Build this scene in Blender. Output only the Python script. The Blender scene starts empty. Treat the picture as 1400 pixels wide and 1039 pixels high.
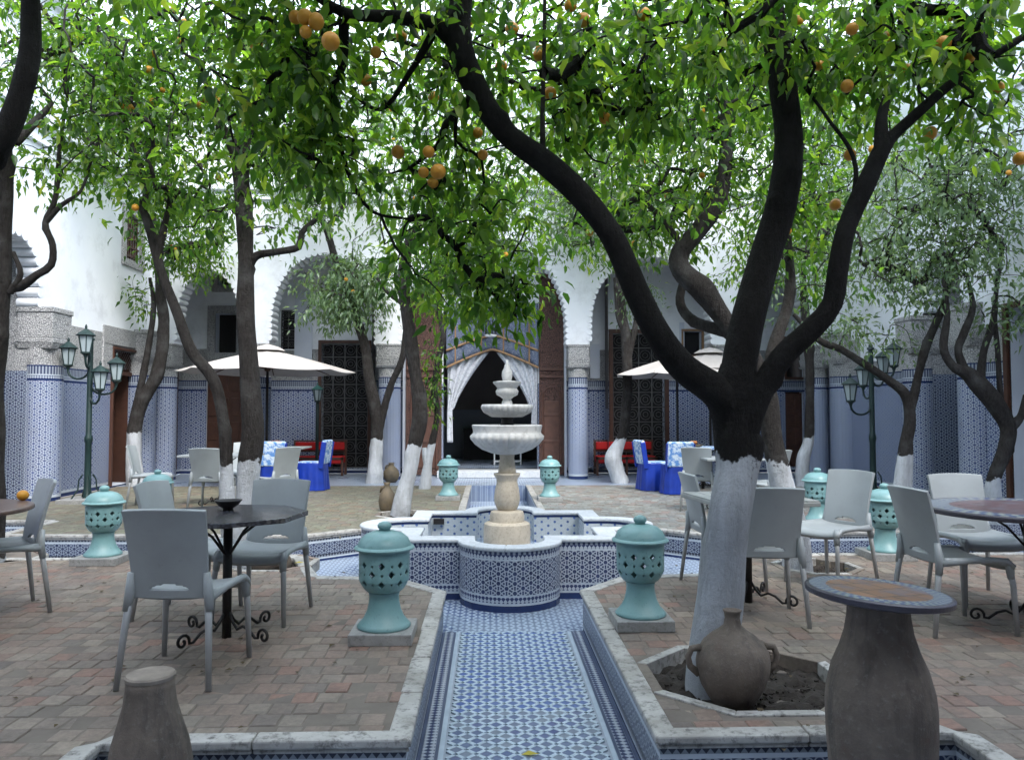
import bpy, math, random
import numpy as np
from mathutils import Vector, Matrix
from mathutils.geometry import tessellate_polygon
R = math.radians
random.seed(7); rng = np.random.default_rng(7)
scene = bpy.context.scene
COL = scene.collection

# ------------------------------------------------------------------ camera
F, CX, CY = 1050.0, 700.0, 519.5
EYE = Vector((0, 0, 1.65))
PITCH, YAW = math.atan(45.5 / F), math.atan(32 / F)
cam_d = bpy.data.cameras.new('camera'); cam = bpy.data.objects.new('camera', cam_d); COL.objects.link(cam)
cam_d.sensor_width = 36; cam_d.lens = F / 1400 * 36; cam_d.clip_start = .05; cam_d.clip_end = 500
cam.location = EYE; cam.rotation_euler = (math.pi / 2 + PITCH, 0, -YAW)
scene.camera = cam
CR = cam.rotation_euler.to_matrix()
# ------------------------------------------------------------------ world, sun, exposure
w = bpy.data.worlds.new('World'); scene.world = w; w.use_nodes = True
nt = w.node_tree; nt.nodes.clear()
SUN_EL, SUN_AZ = R(50), R(155)
sky = nt.nodes.new('ShaderNodeTexSky'); sky.sky_type = 'NISHITA'; sky.sun_disc = False
sky.sun_elevation = SUN_EL; sky.sun_rotation = SUN_AZ; sky.dust_density = 4.0; sky.air_density = 1.0; sky.ozone_density = 1.2
mixw = nt.nodes.new('ShaderNodeMix'); mixw.data_type = 'RGBA'; mixw.inputs[0].default_value = .62
mixw.inputs[7].default_value = (9.6, 10.9, 12.7, 1)          # even cloud cover
bg = nt.nodes.new('ShaderNodeBackground'); bg.inputs[1].default_value = .15
wo = nt.nodes.new('ShaderNodeOutputWorld')
nt.links.new(sky.outputs[0], mixw.inputs[6]); nt.links.new(mixw.outputs[2], bg.inputs[0]); nt.links.new(bg.outputs[0], wo.inputs[0])
sd = bpy.data.lights.new('sun', 'SUN'); sd.energy = 1.5; sd.angle = R(22); sd.color = (1, .98, .95)
so = bpy.data.objects.new('sun', sd); COL.objects.link(so)
so.rotation_euler = (math.pi / 2 - SUN_EL, 0, math.pi - SUN_AZ)
scene.view_settings.view_transform = 'Standard'; scene.view_settings.look = 'None'
scene.view_settings.exposure = 1.5; scene.view_settings.gamma = 1
scene.render.engine = 'CYCLES'
cy = scene.cycles
cy.use_denoising = True; cy.max_bounces = 7; cy.diffuse_bounces = 4; cy.glossy_bounces = 2; cy.transmission_bounces = 4
cy.transparent_max_bounces = 4; cy.use_adaptive_sampling = True; cy.adaptive_threshold = .02

# ------------------------------------------------------------------ measuring helpers (survey points of the place)
def ray(px, py):
    return CR @ Vector(((px - CX) / F, (CY - py) / F, -1))
def atY(px, py, Y):
    d = ray(px, py); return EYE + d * (Y / d.y)
def gnd(px, py, z):
    d = ray(px, py); return EYE + d * ((z - EYE.z) / d.z)
def atX(px, py, X):
    d = ray(px, py); return EYE + d * (X / d.x)

# ------------------------------------------------------------------ node helpers
class NT:
    def __init__(s, name):
        s.m = bpy.data.materials.new(name); s.m.use_nodes = True
        s.t = s.m.node_tree; s.t.nodes.clear()
        s.out = s.t.nodes.new('ShaderNodeOutputMaterial')
    def n(s, typ, ins=None, **pr):
        nd = s.t.nodes.new(typ)
        for k, v in pr.items(): setattr(nd, k, v)
        for k, v in (ins or {}).items(): s.set(nd.inputs[k], v)
        return nd
    def set(s, sock, v):
        if isinstance(v, bpy.types.NodeSocket): s.t.links.new(v, sock)
        elif isinstance(v, tuple) and len(v) == 3 and sock.type == 'RGBA': sock.default_value = (*v, 1)
        else: sock.default_value = v
    def math(s, op, a, b=0.0, c=0.0):
        nd = s.t.nodes.new('ShaderNodeMath'); nd.operation = op
        s.set(nd.inputs[0], a); s.set(nd.inputs[1], b); s.set(nd.inputs[2], c); return nd.outputs[0]
    def mix(s, f, a, b, mode='MIX'):
        nd = s.t.nodes.new('ShaderNodeMix'); nd.data_type = 'RGBA'; nd.blend_type = mode
        s.set(nd.inputs[0], f); s.set(nd.inputs[6], a); s.set(nd.inputs[7], b); return nd.outputs[2]
    def noise(s, scale, detail=4, vec=None, rough=.55):
        nd = s.n('ShaderNodeTexNoise', {'Scale': scale, 'Detail': detail, 'Roughness': rough})
        if vec is not None: s.set(nd.inputs['Vector'], vec)
        return nd.outputs['Fac']
    def step(s, v, a, b):                      # smooth map a..b to 0..1
        nd = s.n('ShaderNodeMapRange', {0: v, 1: a, 2: b}, clamp=True); return nd.outputs[0]
    def ramp(s, f, stops):
        nd = s.n('ShaderNodeValToRGB', {0: f}); cr = nd.color_ramp
        while len(cr.elements) < len(stops): cr.elements.new(.5)
        for e, (p, c) in zip(cr.elements, stops): e.position = p; e.color = (*c, 1)
        return nd.outputs[0]
    def uv(s): return s.n('ShaderNodeUVMap').outputs[0]
    def pos(s): return s.n('ShaderNodeNewGeometry').outputs['Position']
    def obj(s): return s.n('ShaderNodeTexCoord').outputs['Object']
    def finish(s, col, rough=.6, bump=None, bstr=.3, bdist=.01, metal=0.0, spec=.5, trans=None, **kw):
        p = s.n('ShaderNodeBsdfPrincipled', {'Base Color': col, 'Roughness': rough, 'Metallic': metal, 'Specular IOR Level': spec})
        if bump is not None:
            b = s.n('ShaderNodeBump', {'Height': bump, 'Strength': bstr, 'Distance': bdist})
            s.t.links.new(b.outputs[0], p.inputs['Normal'])
        if trans is not None:
            tr = s.n('ShaderNodeBsdfTranslucent', {0: trans[0]}); mx = s.n('ShaderNodeMixShader', {0: trans[1]})
            s.t.links.new(p.outputs[0], mx.inputs[1]); s.t.links.new(tr.outputs[0], mx.inputs[2])
            s.t.links.new(mx.outputs[0], s.out.inputs[0])
        else: s.t.links.new(p.outputs[0], s.out.inputs[0])
        return s.m
def plain(name, c1, c2=None, scale=8, rough=.6, bstr=.2, bscale=60, metal=0.0, spec=.4, dirt=None, world=False):
    s = NT(name); v = s.pos() if world else s.obj()
    c2 = c2 or tuple(x * .7 for x in c1)
    f = s.step(s.noise(scale, 6, v), .3, .7); col = s.mix(f, c1, c2)
    if dirt:
        col = s.mix(s.math('MULTIPLY', s.step(s.noise(scale * 2.7, 8, v, .7), .52, .72), dirt[1]), col, dirt[0])
    return s.finish(col, rough, s.noise(bscale, 4, v), bstr, .004, metal, spec)

BLUE_D, BLUE_M, TILE_W = (.018, .032, .105), (.055, .1, .3), (.50, .55, .62)
def hexfield(s, vec, a, rot=0):
    sx = s.n('ShaderNodeSeparateXYZ', {0: vec}); x, y = sx.outputs[0], sx.outputs[1]
    k = 2 * math.pi / (a * .866)
    tot = None
    for ang in (rot, 60 + rot, 120 + rot):
        d = s.math('ADD', s.math('MULTIPLY', x, math.cos(R(ang)) * k), s.math('MULTIPLY', y, math.sin(R(ang)) * k))
        c = s.math('COSINE', d); tot = c if tot is None else s.math('ADD', tot, c)
    return tot
def zellige(name, a, dark=BLUE_D, light=TILE_W, t1=1.5, t2=-.95, rough=.28, var=.5, star=0):
    s = NT(name); v = s.uv()
    h = hexfield(s, v, a)
    if star: h = s.math('ADD', h, s.math('MULTIPLY', hexfield(s, v, a / 1.7320508, 30), star))
    m = s.math('MAXIMUM', s.step(h, t1 - .18, t1 + .18), s.step(h, t2 + .12, t2 - .12))
    n1 = s.noise(9, 5, v); n2 = s.noise(55, 2, v)
    dk = s.mix(s.step(n1, .35, .7), dark, tuple(min(1, c * 1.9 + .004) for c in dark))
    lt = s.mix(s.step(n2, .3, .75), light, tuple(c * (1 - var * .5) for c in light))
    lt = s.mix(s.step(s.noise(2.1, 6, v, .7), .5, .75), lt, tuple(c * .72 for c in light))
    return s.finish(s.mix(m, lt, dk), s.math('ADD', s.math('MULTIPLY', n2, .25), rough - .1), s.math('SUBTRACT', 0, m), .25, .003, spec=.5)
def stripes(name, period, duty, dark=BLUE_D, light=TILE_W, vperiod=None):
    s = NT(name); sx = s.n('ShaderNodeSeparateXYZ', {0: s.uv()})
    f = s.math('FRACT', s.math('MULTIPLY', sx.outputs[0], 1 / period)); t = s.math('ABSOLUTE', s.math('SUBTRACT', f, .5))
    if vperiod:
        g = s.math('ABSOLUTE', s.math('SUBTRACT', s.math('FRACT', s.math('MULTIPLY', sx.outputs[1], 1 / vperiod)), .5))
        t = s.math('ADD', t, g); duty = duty * 2
    m = s.step(t, duty / 2 - .03, duty / 2 + .03)
    n = s.noise(20, 4, s.uv()); lt = s.mix(n, light, tuple(c * .65 for c in light))
    return s.finish(s.mix(m, dark, lt), .3)
def lattice(name, pitch, w=.3):
    """diagonal lattice: white bars between blue squares"""
    s = NT(name); p = s.pos()
    mp = s.n('ShaderNodeMapping', {0: p, 2: (0, 0, R(45))}); sx = s.n('ShaderNodeSeparateXYZ', {0: mp.outputs[0]})
    fr = [s.math('FRACT', s.math('MULTIPLY', sx.outputs[i], 1 / pitch)) for i in (0, 1)]
    a, b = [s.step(f, w + .03, w - .03) for f in fr]
    bar = s.math('ABSOLUTE', s.math('SUBTRACT', a, b))           # one of the two, not both
    n = s.noise(14, 4, p); n2 = s.noise(1.3, 5, p, .65)
    lt = s.mix(n, (.48, .55, .64), (.37, .45, .54)); dk = s.mix(s.step(n2, .35, .65), (.10, .14, .25), (.15, .19, .255))
    return s.finish(s.mix(bar, dk, lt), s.math('ADD', s.math('MULTIPLY', n2, .3), .15), bar, .15, .003)

M = {}
M['zel_fountain'] = zellige('zel_fountain', .080, dark=(.014, .024, .07), light=(.46, .5, .56), t1=.95, t2=-1.5, star=1.35)
M['zel_dado'] = zellige('zel_dado', .088, light=(.50, .555, .64), dark=(.026, .044, .125), t1=.8, t2=-1.4, star=1.2)
M['zel_wall'] = zellige('zel_wall', .125, light=(.49, .545, .64), dark=(.026, .044, .125), t1=.7, t2=-1.3, star=1.3)
M['zel_panel'] = zellige('zel_panel', .10, dark=(.012, .02, .06), light=(.42, .48, .56), t1=.85, t2=-1.4, star=1.5)
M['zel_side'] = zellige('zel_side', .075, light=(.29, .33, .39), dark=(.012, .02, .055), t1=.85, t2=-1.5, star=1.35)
M['zel_dark'] = zellige('zel_dark', .06, light=(.5, .54, .6), dark=(.02, .03, .08), t1=1.2, t2=-.7)
M['zel_lining'] = zellige('zel_lining', .085, dark=(.05, .09, .22), light=(.5, .55, .58), t1=2.0, t2=-1.6)
M['border'] = stripes('border', .036, .5, vperiod=.045)
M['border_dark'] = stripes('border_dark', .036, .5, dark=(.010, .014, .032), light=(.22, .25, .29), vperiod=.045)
M['merlon'] = stripes('merlon', .045, .5, dark=(.025, .04, .10), light=(.38, .42, .48))
M['base_blue'] = plain('base_blue', (.014, .026, .085), (.022, .042, .13), 6, .25, .05)
M['white_tile'] = plain('white_tile', (.5, .55, .6), (.4, .44, .5), 10, .35, .1)
M['lattice'] = lattice('lattice', .07)
M['grout'] = plain('grout', (.36, .41, .48), (.28, .32, .38), 5, .6, .3, world=True)
M['floor_white'] = plain('floor_white', (.44, .52, .60), (.35, .43, .51), 12, .3, .1, world=True)
M['floor_blue'] = plain('floor_blue', (.07, .12, .32), (.13, .18, .29), 4, .25, .1, world=True)
M['floor_dark'] = plain('floor_dark', (.055, .075, .14), (.085, .11, .18), 6, .3, .1, world=True)
def s_tile():
    s = NT('floor_diamond'); r = s.n('ShaderNodeObjectInfo').outputs['Random']
    c = s.ramp(r, [(0, (.085, .12, .235)), (.4, (.13, .165, .25)), (.8, (.17, .205, .255)), (1, (.06, .08, .2))])
    return s.finish(c, s.math('ADD', s.math('MULTIPLY', r, .2), .15), s.noise(40, 3, s.pos()), .1, .003)
M['floor_diamond'] = s_tile()
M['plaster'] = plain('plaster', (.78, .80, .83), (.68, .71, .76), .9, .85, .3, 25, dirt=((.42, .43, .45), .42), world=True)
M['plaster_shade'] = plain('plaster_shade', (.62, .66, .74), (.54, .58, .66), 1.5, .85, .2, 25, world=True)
def s_stucco():
    s = NT('stucco'); v = s.pos()
    vo = s.n('ShaderNodeTexVoronoi', {'Vector': v, 'Scale': 33}); vo.feature = 'DISTANCE_TO_EDGE'
    e = s.step(vo.outputs['Distance'], .02, .16); n = s.noise(60, 4, v); n2 = s.noise(2.0, 5, v, .65)
    c = s.mix(e, (.20, .205, .215), (.60, .60, .60)); c = s.mix(s.step(n, .36, .6), s.mix(.5, c, (.18, .185, .19)), c)
    c = s.mix(s.math('MULTIPLY', s.step(n2, .5, .75), .4), c, (.33, .325, .31))
    return s.finish(c, .85, s.math('ADD', e, n), .8, .02)
M['stucco'] = s_stucco()
def s_marble(name, c1, c2, dirt, amt, sc=3.0):
    s = NT(name); v = s.pos(); n = s.noise(sc, 8, v, .68); n2 = s.noise(sc * 6, 6, v, .7)
    c = s.mix(s.step(n, .38, .62), c1, c2); c = s.mix(s.math('MULTIPLY', s.step(n2, .5, .68), amt), c, dirt)
    return s.finish(c, .5, n2, .35, .006)
M['marble'] = s_marble('marble', (.56, .555, .54), (.44, .44, .435), (.25, .245, .235), .6)
M['rim_marble'] = s_marble('rim_marble', (.56, .585, .61), (.46, .49, .52), (.28, .29, .30), .6, 5)
M['fountain_stone'] = s_marble('fountain_stone', (.50, .44, .35), (.40, .35, .28), (.24, .21, .17), .6, 6)
M['coping'] = s_marble('coping', (.46, .445, .42), (.29, .275, .25), (.055, .052, .047), .9, 4)
M['plinth'] = s_marble('plinth', (.33, .33, .32), (.24, .24, .235), (.12, .12, .11), .7, 7)
def s_brick(name, attr, tint=(1, 1, 1), moss=.5):
    s = NT(name)
    r = s.n('ShaderNodeAttribute', attribute_name='rnd').outputs['Fac'] if attr else s.n('ShaderNodeObjectInfo').outputs['Random']
    cs = [(0, (.135, .105, .088)), (.18, (.20, .158, .128)), (.34, (.195, .135, .105)), (.48, (.235, .19, .152)), (.6, (.22, .112, .082)), (.72, (.175, .148, .122)), (.86, (.28, .228, .178)), (1, (.105, .086, .078))]
    c = s.ramp(r, [(p, tuple(a * b for a, b in zip(q, tint))) for p, q in cs])
    v = s.pos(); n = s.noise(1.1, 6, v, .6); n2 = s.noise(35, 5, v, .65)
    c = s.mix(s.math('MULTIPLY', s.step(n, .47, .68), moss), c, (.135, .135, .098))
    c = s.mix(s.math('MULTIPLY', s.step(s.noise(2.3, 7, v, .72), .5, .7), .65), c, (.09, .078, .066))
    c = s.mix(s.step(n2, .35, .75), s.mix(.12, c, (.5, .42, .36)), s.mix(.4, c, (.06, .05, .045)))
    return s.finish(c, s.math('ADD', s.math('MULTIPLY', n, .5), .35), n2, .5, .006, spec=.35)
M['brick'] = s_brick('brick', False); M['brick_mass'] = s_brick('brick_mass', True)
M['brick_moss'] = s_brick('brick_moss', True, (.72, .92, .78), .9); M['brick_sand'] = s_brick('brick_sand', True, (1.0, 1.35, 1.6), .35)
M['mortar'] = plain('mortar', (.185, .158, .132), (.125, .106, .09), 5, .9, .6, 40, world=True)
M['soil'] = plain('soil', (.018, .014, .011), (.045, .036, .029), 30, .95, 1.0, 90, world=True)
def s_bark(name='bark', k=1.0):
    s = NT(name); v = s.pos(); pa = s.n('ShaderNodeAttribute', attribute_name='paint').outputs['Fac']
    mp = s.n('ShaderNodeMapping', {0: v, 3: (1, 1, .25)}).outputs[0]
    n = s.noise(46, 10, mp, .75); n2 = s.noise(5, 5, v); n3 = s.noise(26, 6, v, .7)
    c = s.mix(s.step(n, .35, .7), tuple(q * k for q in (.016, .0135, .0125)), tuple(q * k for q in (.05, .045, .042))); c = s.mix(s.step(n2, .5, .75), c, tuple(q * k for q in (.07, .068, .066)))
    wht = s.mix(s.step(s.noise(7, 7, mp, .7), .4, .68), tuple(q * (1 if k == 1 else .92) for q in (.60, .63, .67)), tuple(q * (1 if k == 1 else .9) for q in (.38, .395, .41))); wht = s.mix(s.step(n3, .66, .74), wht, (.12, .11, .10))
    f = s.step(s.math('ADD', pa, s.math('MULTIPLY', s.math('SUBTRACT', s.noise(11, 6, v, .6), .5), 1.2)), .46, .54)
    return s.finish(s.mix(f, c, wht), .85, s.math('ADD', n, s.math('MULTIPLY', n3, .8)), 1.0, .03, spec=.2)
M['bark'] = s_bark(); M['bark_backlit'] = s_bark('bark_backlit', .30)  # second bark is darkened all over: backlighting of the near limbs put into its colour
def s_leaf(name, attr, stops, tmul=1.6, tf=.42):
    s = NT(name)
    r = s.n('ShaderNodeAttribute', attribute_name='rnd').outputs['Fac'] if attr else s.n('ShaderNodeObjectInfo').outputs['Random']
    c = s.ramp(r, stops)
    tc = s.mix(1.0, c, (tmul * 1.25, tmul * 1.3, tmul * .45), 'MULTIPLY')
    return s.finish(c, .38, None, spec=.45, trans=(tc, tf))
GREEN = [(0, (.010, .03, .010)), (.35, (.03, .074, .016)), (.68, (.085, .15, .024)), (.92, (.165, .215, .04)), (1, (.22, .22, .06))]
GREY_G = [(0, (.05, .085, .055)), (.4, (.09, .145, .085)), (.8, (.14, .2, .12)), (1, (.19, .25, .14))]
M['leaf'] = s_leaf('leaf', True, GREEN, 2.7, .55); M['leaf_single'] = s_leaf('leaf_single', False, GREEN, 2.7, .55)
M['leaf_grey'] = s_leaf('leaf_grey', True, GREY_G, 1.9, .42)
M['orange'] = plain('orange', (.47, .19, .012), (.52, .26, .025), 20, .45, .3, 120)
def s_chair():
    s = NT('chair'); v = s.pos(); r = s.n('ShaderNodeObjectInfo').outputs['Random']; n = s.noise(3.5, 6, v, .6); n2 = s.noise(22, 7, v, .72)
    c = s.mix(r, (.285, .315, .332), (.325, .35, .358)); c = s.mix(s.math('MULTIPLY', s.step(n, .42, .7), .45), c, (.22, .235, .24))
    c = s.mix(s.math('MULTIPLY', s.step(n2, .6, .74), .35), c, (.17, .17, .165))
    return s.finish(c, s.math('ADD', s.math('MULTIPLY', n, .35), .22), s.noise(220, 2, v), .1, .003, spec=.4)
M['chair'] = s_chair()
M['alu'] = plain('alu', (.42, .43, .435), (.33, .34, .345), 14, .45, .1, 90, metal=.25)
M['iron'] = plain('iron', (.014, .014, .016), (.03, .026, .024), 18, .5, .3, 90, metal=.3)
M['grille_iron'] = plain('grille_iron', (.10, .10, .105), (.06, .06, .06), 18, .5, .3, 90)
M['lamp_green'] = plain('lamp_green', (.008, .022, .022), (.014, .034, .032), 14, .45, .2, 80)
M['cap_green'] = plain('cap_green', (.05, .16, .13), (.04, .11, .1), 14, .5, .2, 80)
def s_glass():
    s = NT('lamp_glass'); p = s.n('ShaderNodeBsdfPrincipled', {'Base Color': (.34, .40, .42), 'Roughness': .2})
    s.t.links.new(p.outputs[0], s.out.inputs[0]); return s.m
M['lamp_glass'] = s_glass()
def s_turq():
    s = NT('turquoise'); v = s.obj(); n = s.noise(5, 6, v, .65); n2 = s.noise(38, 5, v, .7)
    c = s.mix(s.step(n, .35, .7), (.155, .31, .315), (.22, .37, .375)); c = s.mix(s.math('MULTIPLY', s.step(n2, .58, .72), .55), c, (.06, .15, .15))
    return s.finish(c, s.math('ADD', s.math('MULTIPLY', n, .3), .24), n2, .25, .004)
M['turq'] = s_turq()
def s_clay():
    s = NT('clay'); v = s.obj(); n = s.noise(6, 7, v, .65); n2 = s.noise(45, 6, v, .7)
    mp = s.n('ShaderNodeMapping', {0: v, 3: (9, 9, .6)}).outputs[0]; st = s.noise(1.6, 6, mp, .65)
    c = s.mix(s.step(n, .3, .7), (.19, .15, .118), (.085, .068, .055)); c = s.mix(s.math('MULTIPLY', s.step(st, .52, .7), .6), c, (.03, .027, .025))
    c = s.mix(s.math('MULTIPLY', s.step(n, .58, .75), .6), c, (.15, .09, .065)); c = s.mix(s.math('MULTIPLY', s.step(n2, .55, .7), .4), c, (.24, .22, .2))
    return s.finish(c, .82, n2, .6, .008)
M['clay'] = s_clay()
M['clay_top'] = plain('clay_top', (.27, .23, .19), (.18, .15, .125), 18, .85, .6, 60)
M['clay_brown'] = plain('clay_brown', (.15, .115, .07), (.085, .07, .05), 9, .7, .4, 40)
M['wood'] = plain('wood', (.075, .032, .02), (.05, .022, .015), 7, .55, .35, 45)
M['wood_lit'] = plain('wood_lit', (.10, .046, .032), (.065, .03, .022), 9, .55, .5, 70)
def s_carved():
    s = NT('carved_wood'); v = s.pos(); vo = s.n('ShaderNodeTexVoronoi', {'Vector': v, 'Scale': 22}); vo.feature = 'DISTANCE_TO_EDGE'
    e = s.step(vo.outputs[0], .02, .12); c = s.mix(e, (.025, .012, .010), (.10, .046, .034))
    return s.finish(c, .6, e, .8, .015)
M['carved'] = s_carved()
M['pale_wood'] = plain('pale_wood', (.34, .35, .34), (.27, .28, .27), 6, .6, .2, 50)
M['red'] = plain('red', (.50, .014, .014), (.40, .01, .012), 5, .7, .2, 60)
M['blue_cloth'] = plain('blue_cloth', (.012, .045, .36), (.008, .028, .22), 5, .38, .25, 14, spec=.5)
def s_lace():
    s = NT('lace'); v = s.obj(); n = s.noise(17, 5, v, .65)
    c = s.mix(s.step(n, .45, .55), (.58, .68, .78), (.10, .25, .58)); return s.finish(c, .6, n, .3, .01)
M['lace'] = s_lace()
def s_curtain():
    s = NT('curtain'); v = s.pos(); vo = s.n('ShaderNodeTexVoronoi', {'Vector': v, 'Scale': 9}); vo.feature = 'DISTANCE_TO_EDGE'
    e = s.step(vo.outputs[0], .02, .07); c = s.mix(e, (.50, .52, .57), (.68, .70, .75)); return s.finish(c, .8, None, trans=(c, .2))
M['curtain'] = s_curtain()
def s_val():
    s = NT('valance'); v = s.pos(); n = s.noise(38, 4, v); c = s.mix(s.step(n, .5, .68), (.08, .105, .17), (.24, .26, .31)); return s.finish(c, .6)
M['valance'] = s_val()
M['gold'] = plain('gold', (.33, .20, .10), (.23, .14, .08), 14, .55, .3, 60)
M['canvas'] = plain('canvas', (.44, .405, .385), (.39, .36, .34), 4, .85, .1, 80)
M['dark'] = plain('dark', (.010, .010, .012), (.014, .013, .014), 4, .8, .1)
M['room'] = plain('room', (.2, .18, .17), (.16, .14, .14), 2, .85, .1)
M['pane'] = plain('pane', (.02, .022, .026), (.03, .03, .034), 3, .15, .05)
M['bread'] = plain('bread', (.42, .17, .05), (.26, .1, .03), 15, .6, .4, 60)
def s_mosaic(name, centre_c, rim):
    s = NT(name); v = s.obj(); sx = s.n('ShaderNodeSeparateXYZ', {0: v})
    rr = s.math('SQRT', s.math('ADD', s.math('POWER', sx.outputs[0], 2), s.math('POWER', sx.outputs[1], 2)))
    an = s.math('ARCTAN2', sx.outputs[1], sx.outputs[0])
    ck = s.math('MULTIPLY', s.math('SINE', s.math('MULTIPLY', an, 44)), s.math('SINE', s.math('MULTIPLY', rr, 2 * math.pi / (rim * .24))))
    band = s.mix(s.step(ck, -.1, .1), (.05, .075, .17), (.27, .29, .27))
    n = s.noise(9, 5, v); n2 = s.noise(50, 4, v)
    br = s.n('ShaderNodeTexBrick', {'Vector': v, 'Color1': centre_c, 'Color2': tuple(c * .75 for c in centre_c), 'Mortar': (.035, .03, .03), 'Scale': 9.0, 'Mortar Size': .035, 'Brick Width': .9, 'Row Height': .9})
    cen = s.mix(s.step(n, .5, .7), br.outputs[0], (.14, .13, .16))
    c = s.mix(s.step(rr, rim * .70, rim * .715), cen, band)
    ln = s.math('MULTIPLY', s.step(rr, rim * .935, rim * .94), 1.0); c = s.mix(ln, c, (.05, .045, .06))
    c = s.mix(s.math('MULTIPLY', s.step(n2, .5, .7), .35), c, (.08, .075, .07))
    return s.finish(c, .32, n2, .2, .004)
M['mosaic_jar'] = s_mosaic('mosaic_jar', (.28, .145, .08), .25)
M['mosaic_red'] = s_mosaic('mosaic_red', (.15, .085, .095), .62)
def s_darktop():
    s = NT('dark_mosaic'); v = s.obj(); vo = s.n('ShaderNodeTexVoronoi', {'Vector': v, 'Scale': 34}); n = s.noise(7, 5, v)
    c = s.mix(s.step(n, .45, .6), (.05, .055, .075), (.13, .12, .12)); c = s.mix(s.step(vo.outputs['Distance'], .3, .6), c, (.03, .03, .035))
    return s.finish(c, .22, n, .1, .004)
M['dark_top'] = s_darktop()
M['brown_top'] = plain('brown_top', (.13, .085, .07), (.085, .06, .055), 9, .3, .2, 60, dirt=((.05, .045, .045), .6))
M['cable'] = plain('cable', (.02, .02, .02))
M['white_paint'] = plain('white_paint', (.7, .72, .74), (.6, .62, .64), 5, .5, .1)
M['dry_leaf'] = plain('dry_leaf', (.10, .07, .03), (.05, .04, .025), 20, .8, .1)
M['yellow_leaf'] = plain('yellow_leaf', (.45, .36, .04), (.3, .28, .05), 20, .7, .1)

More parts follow.
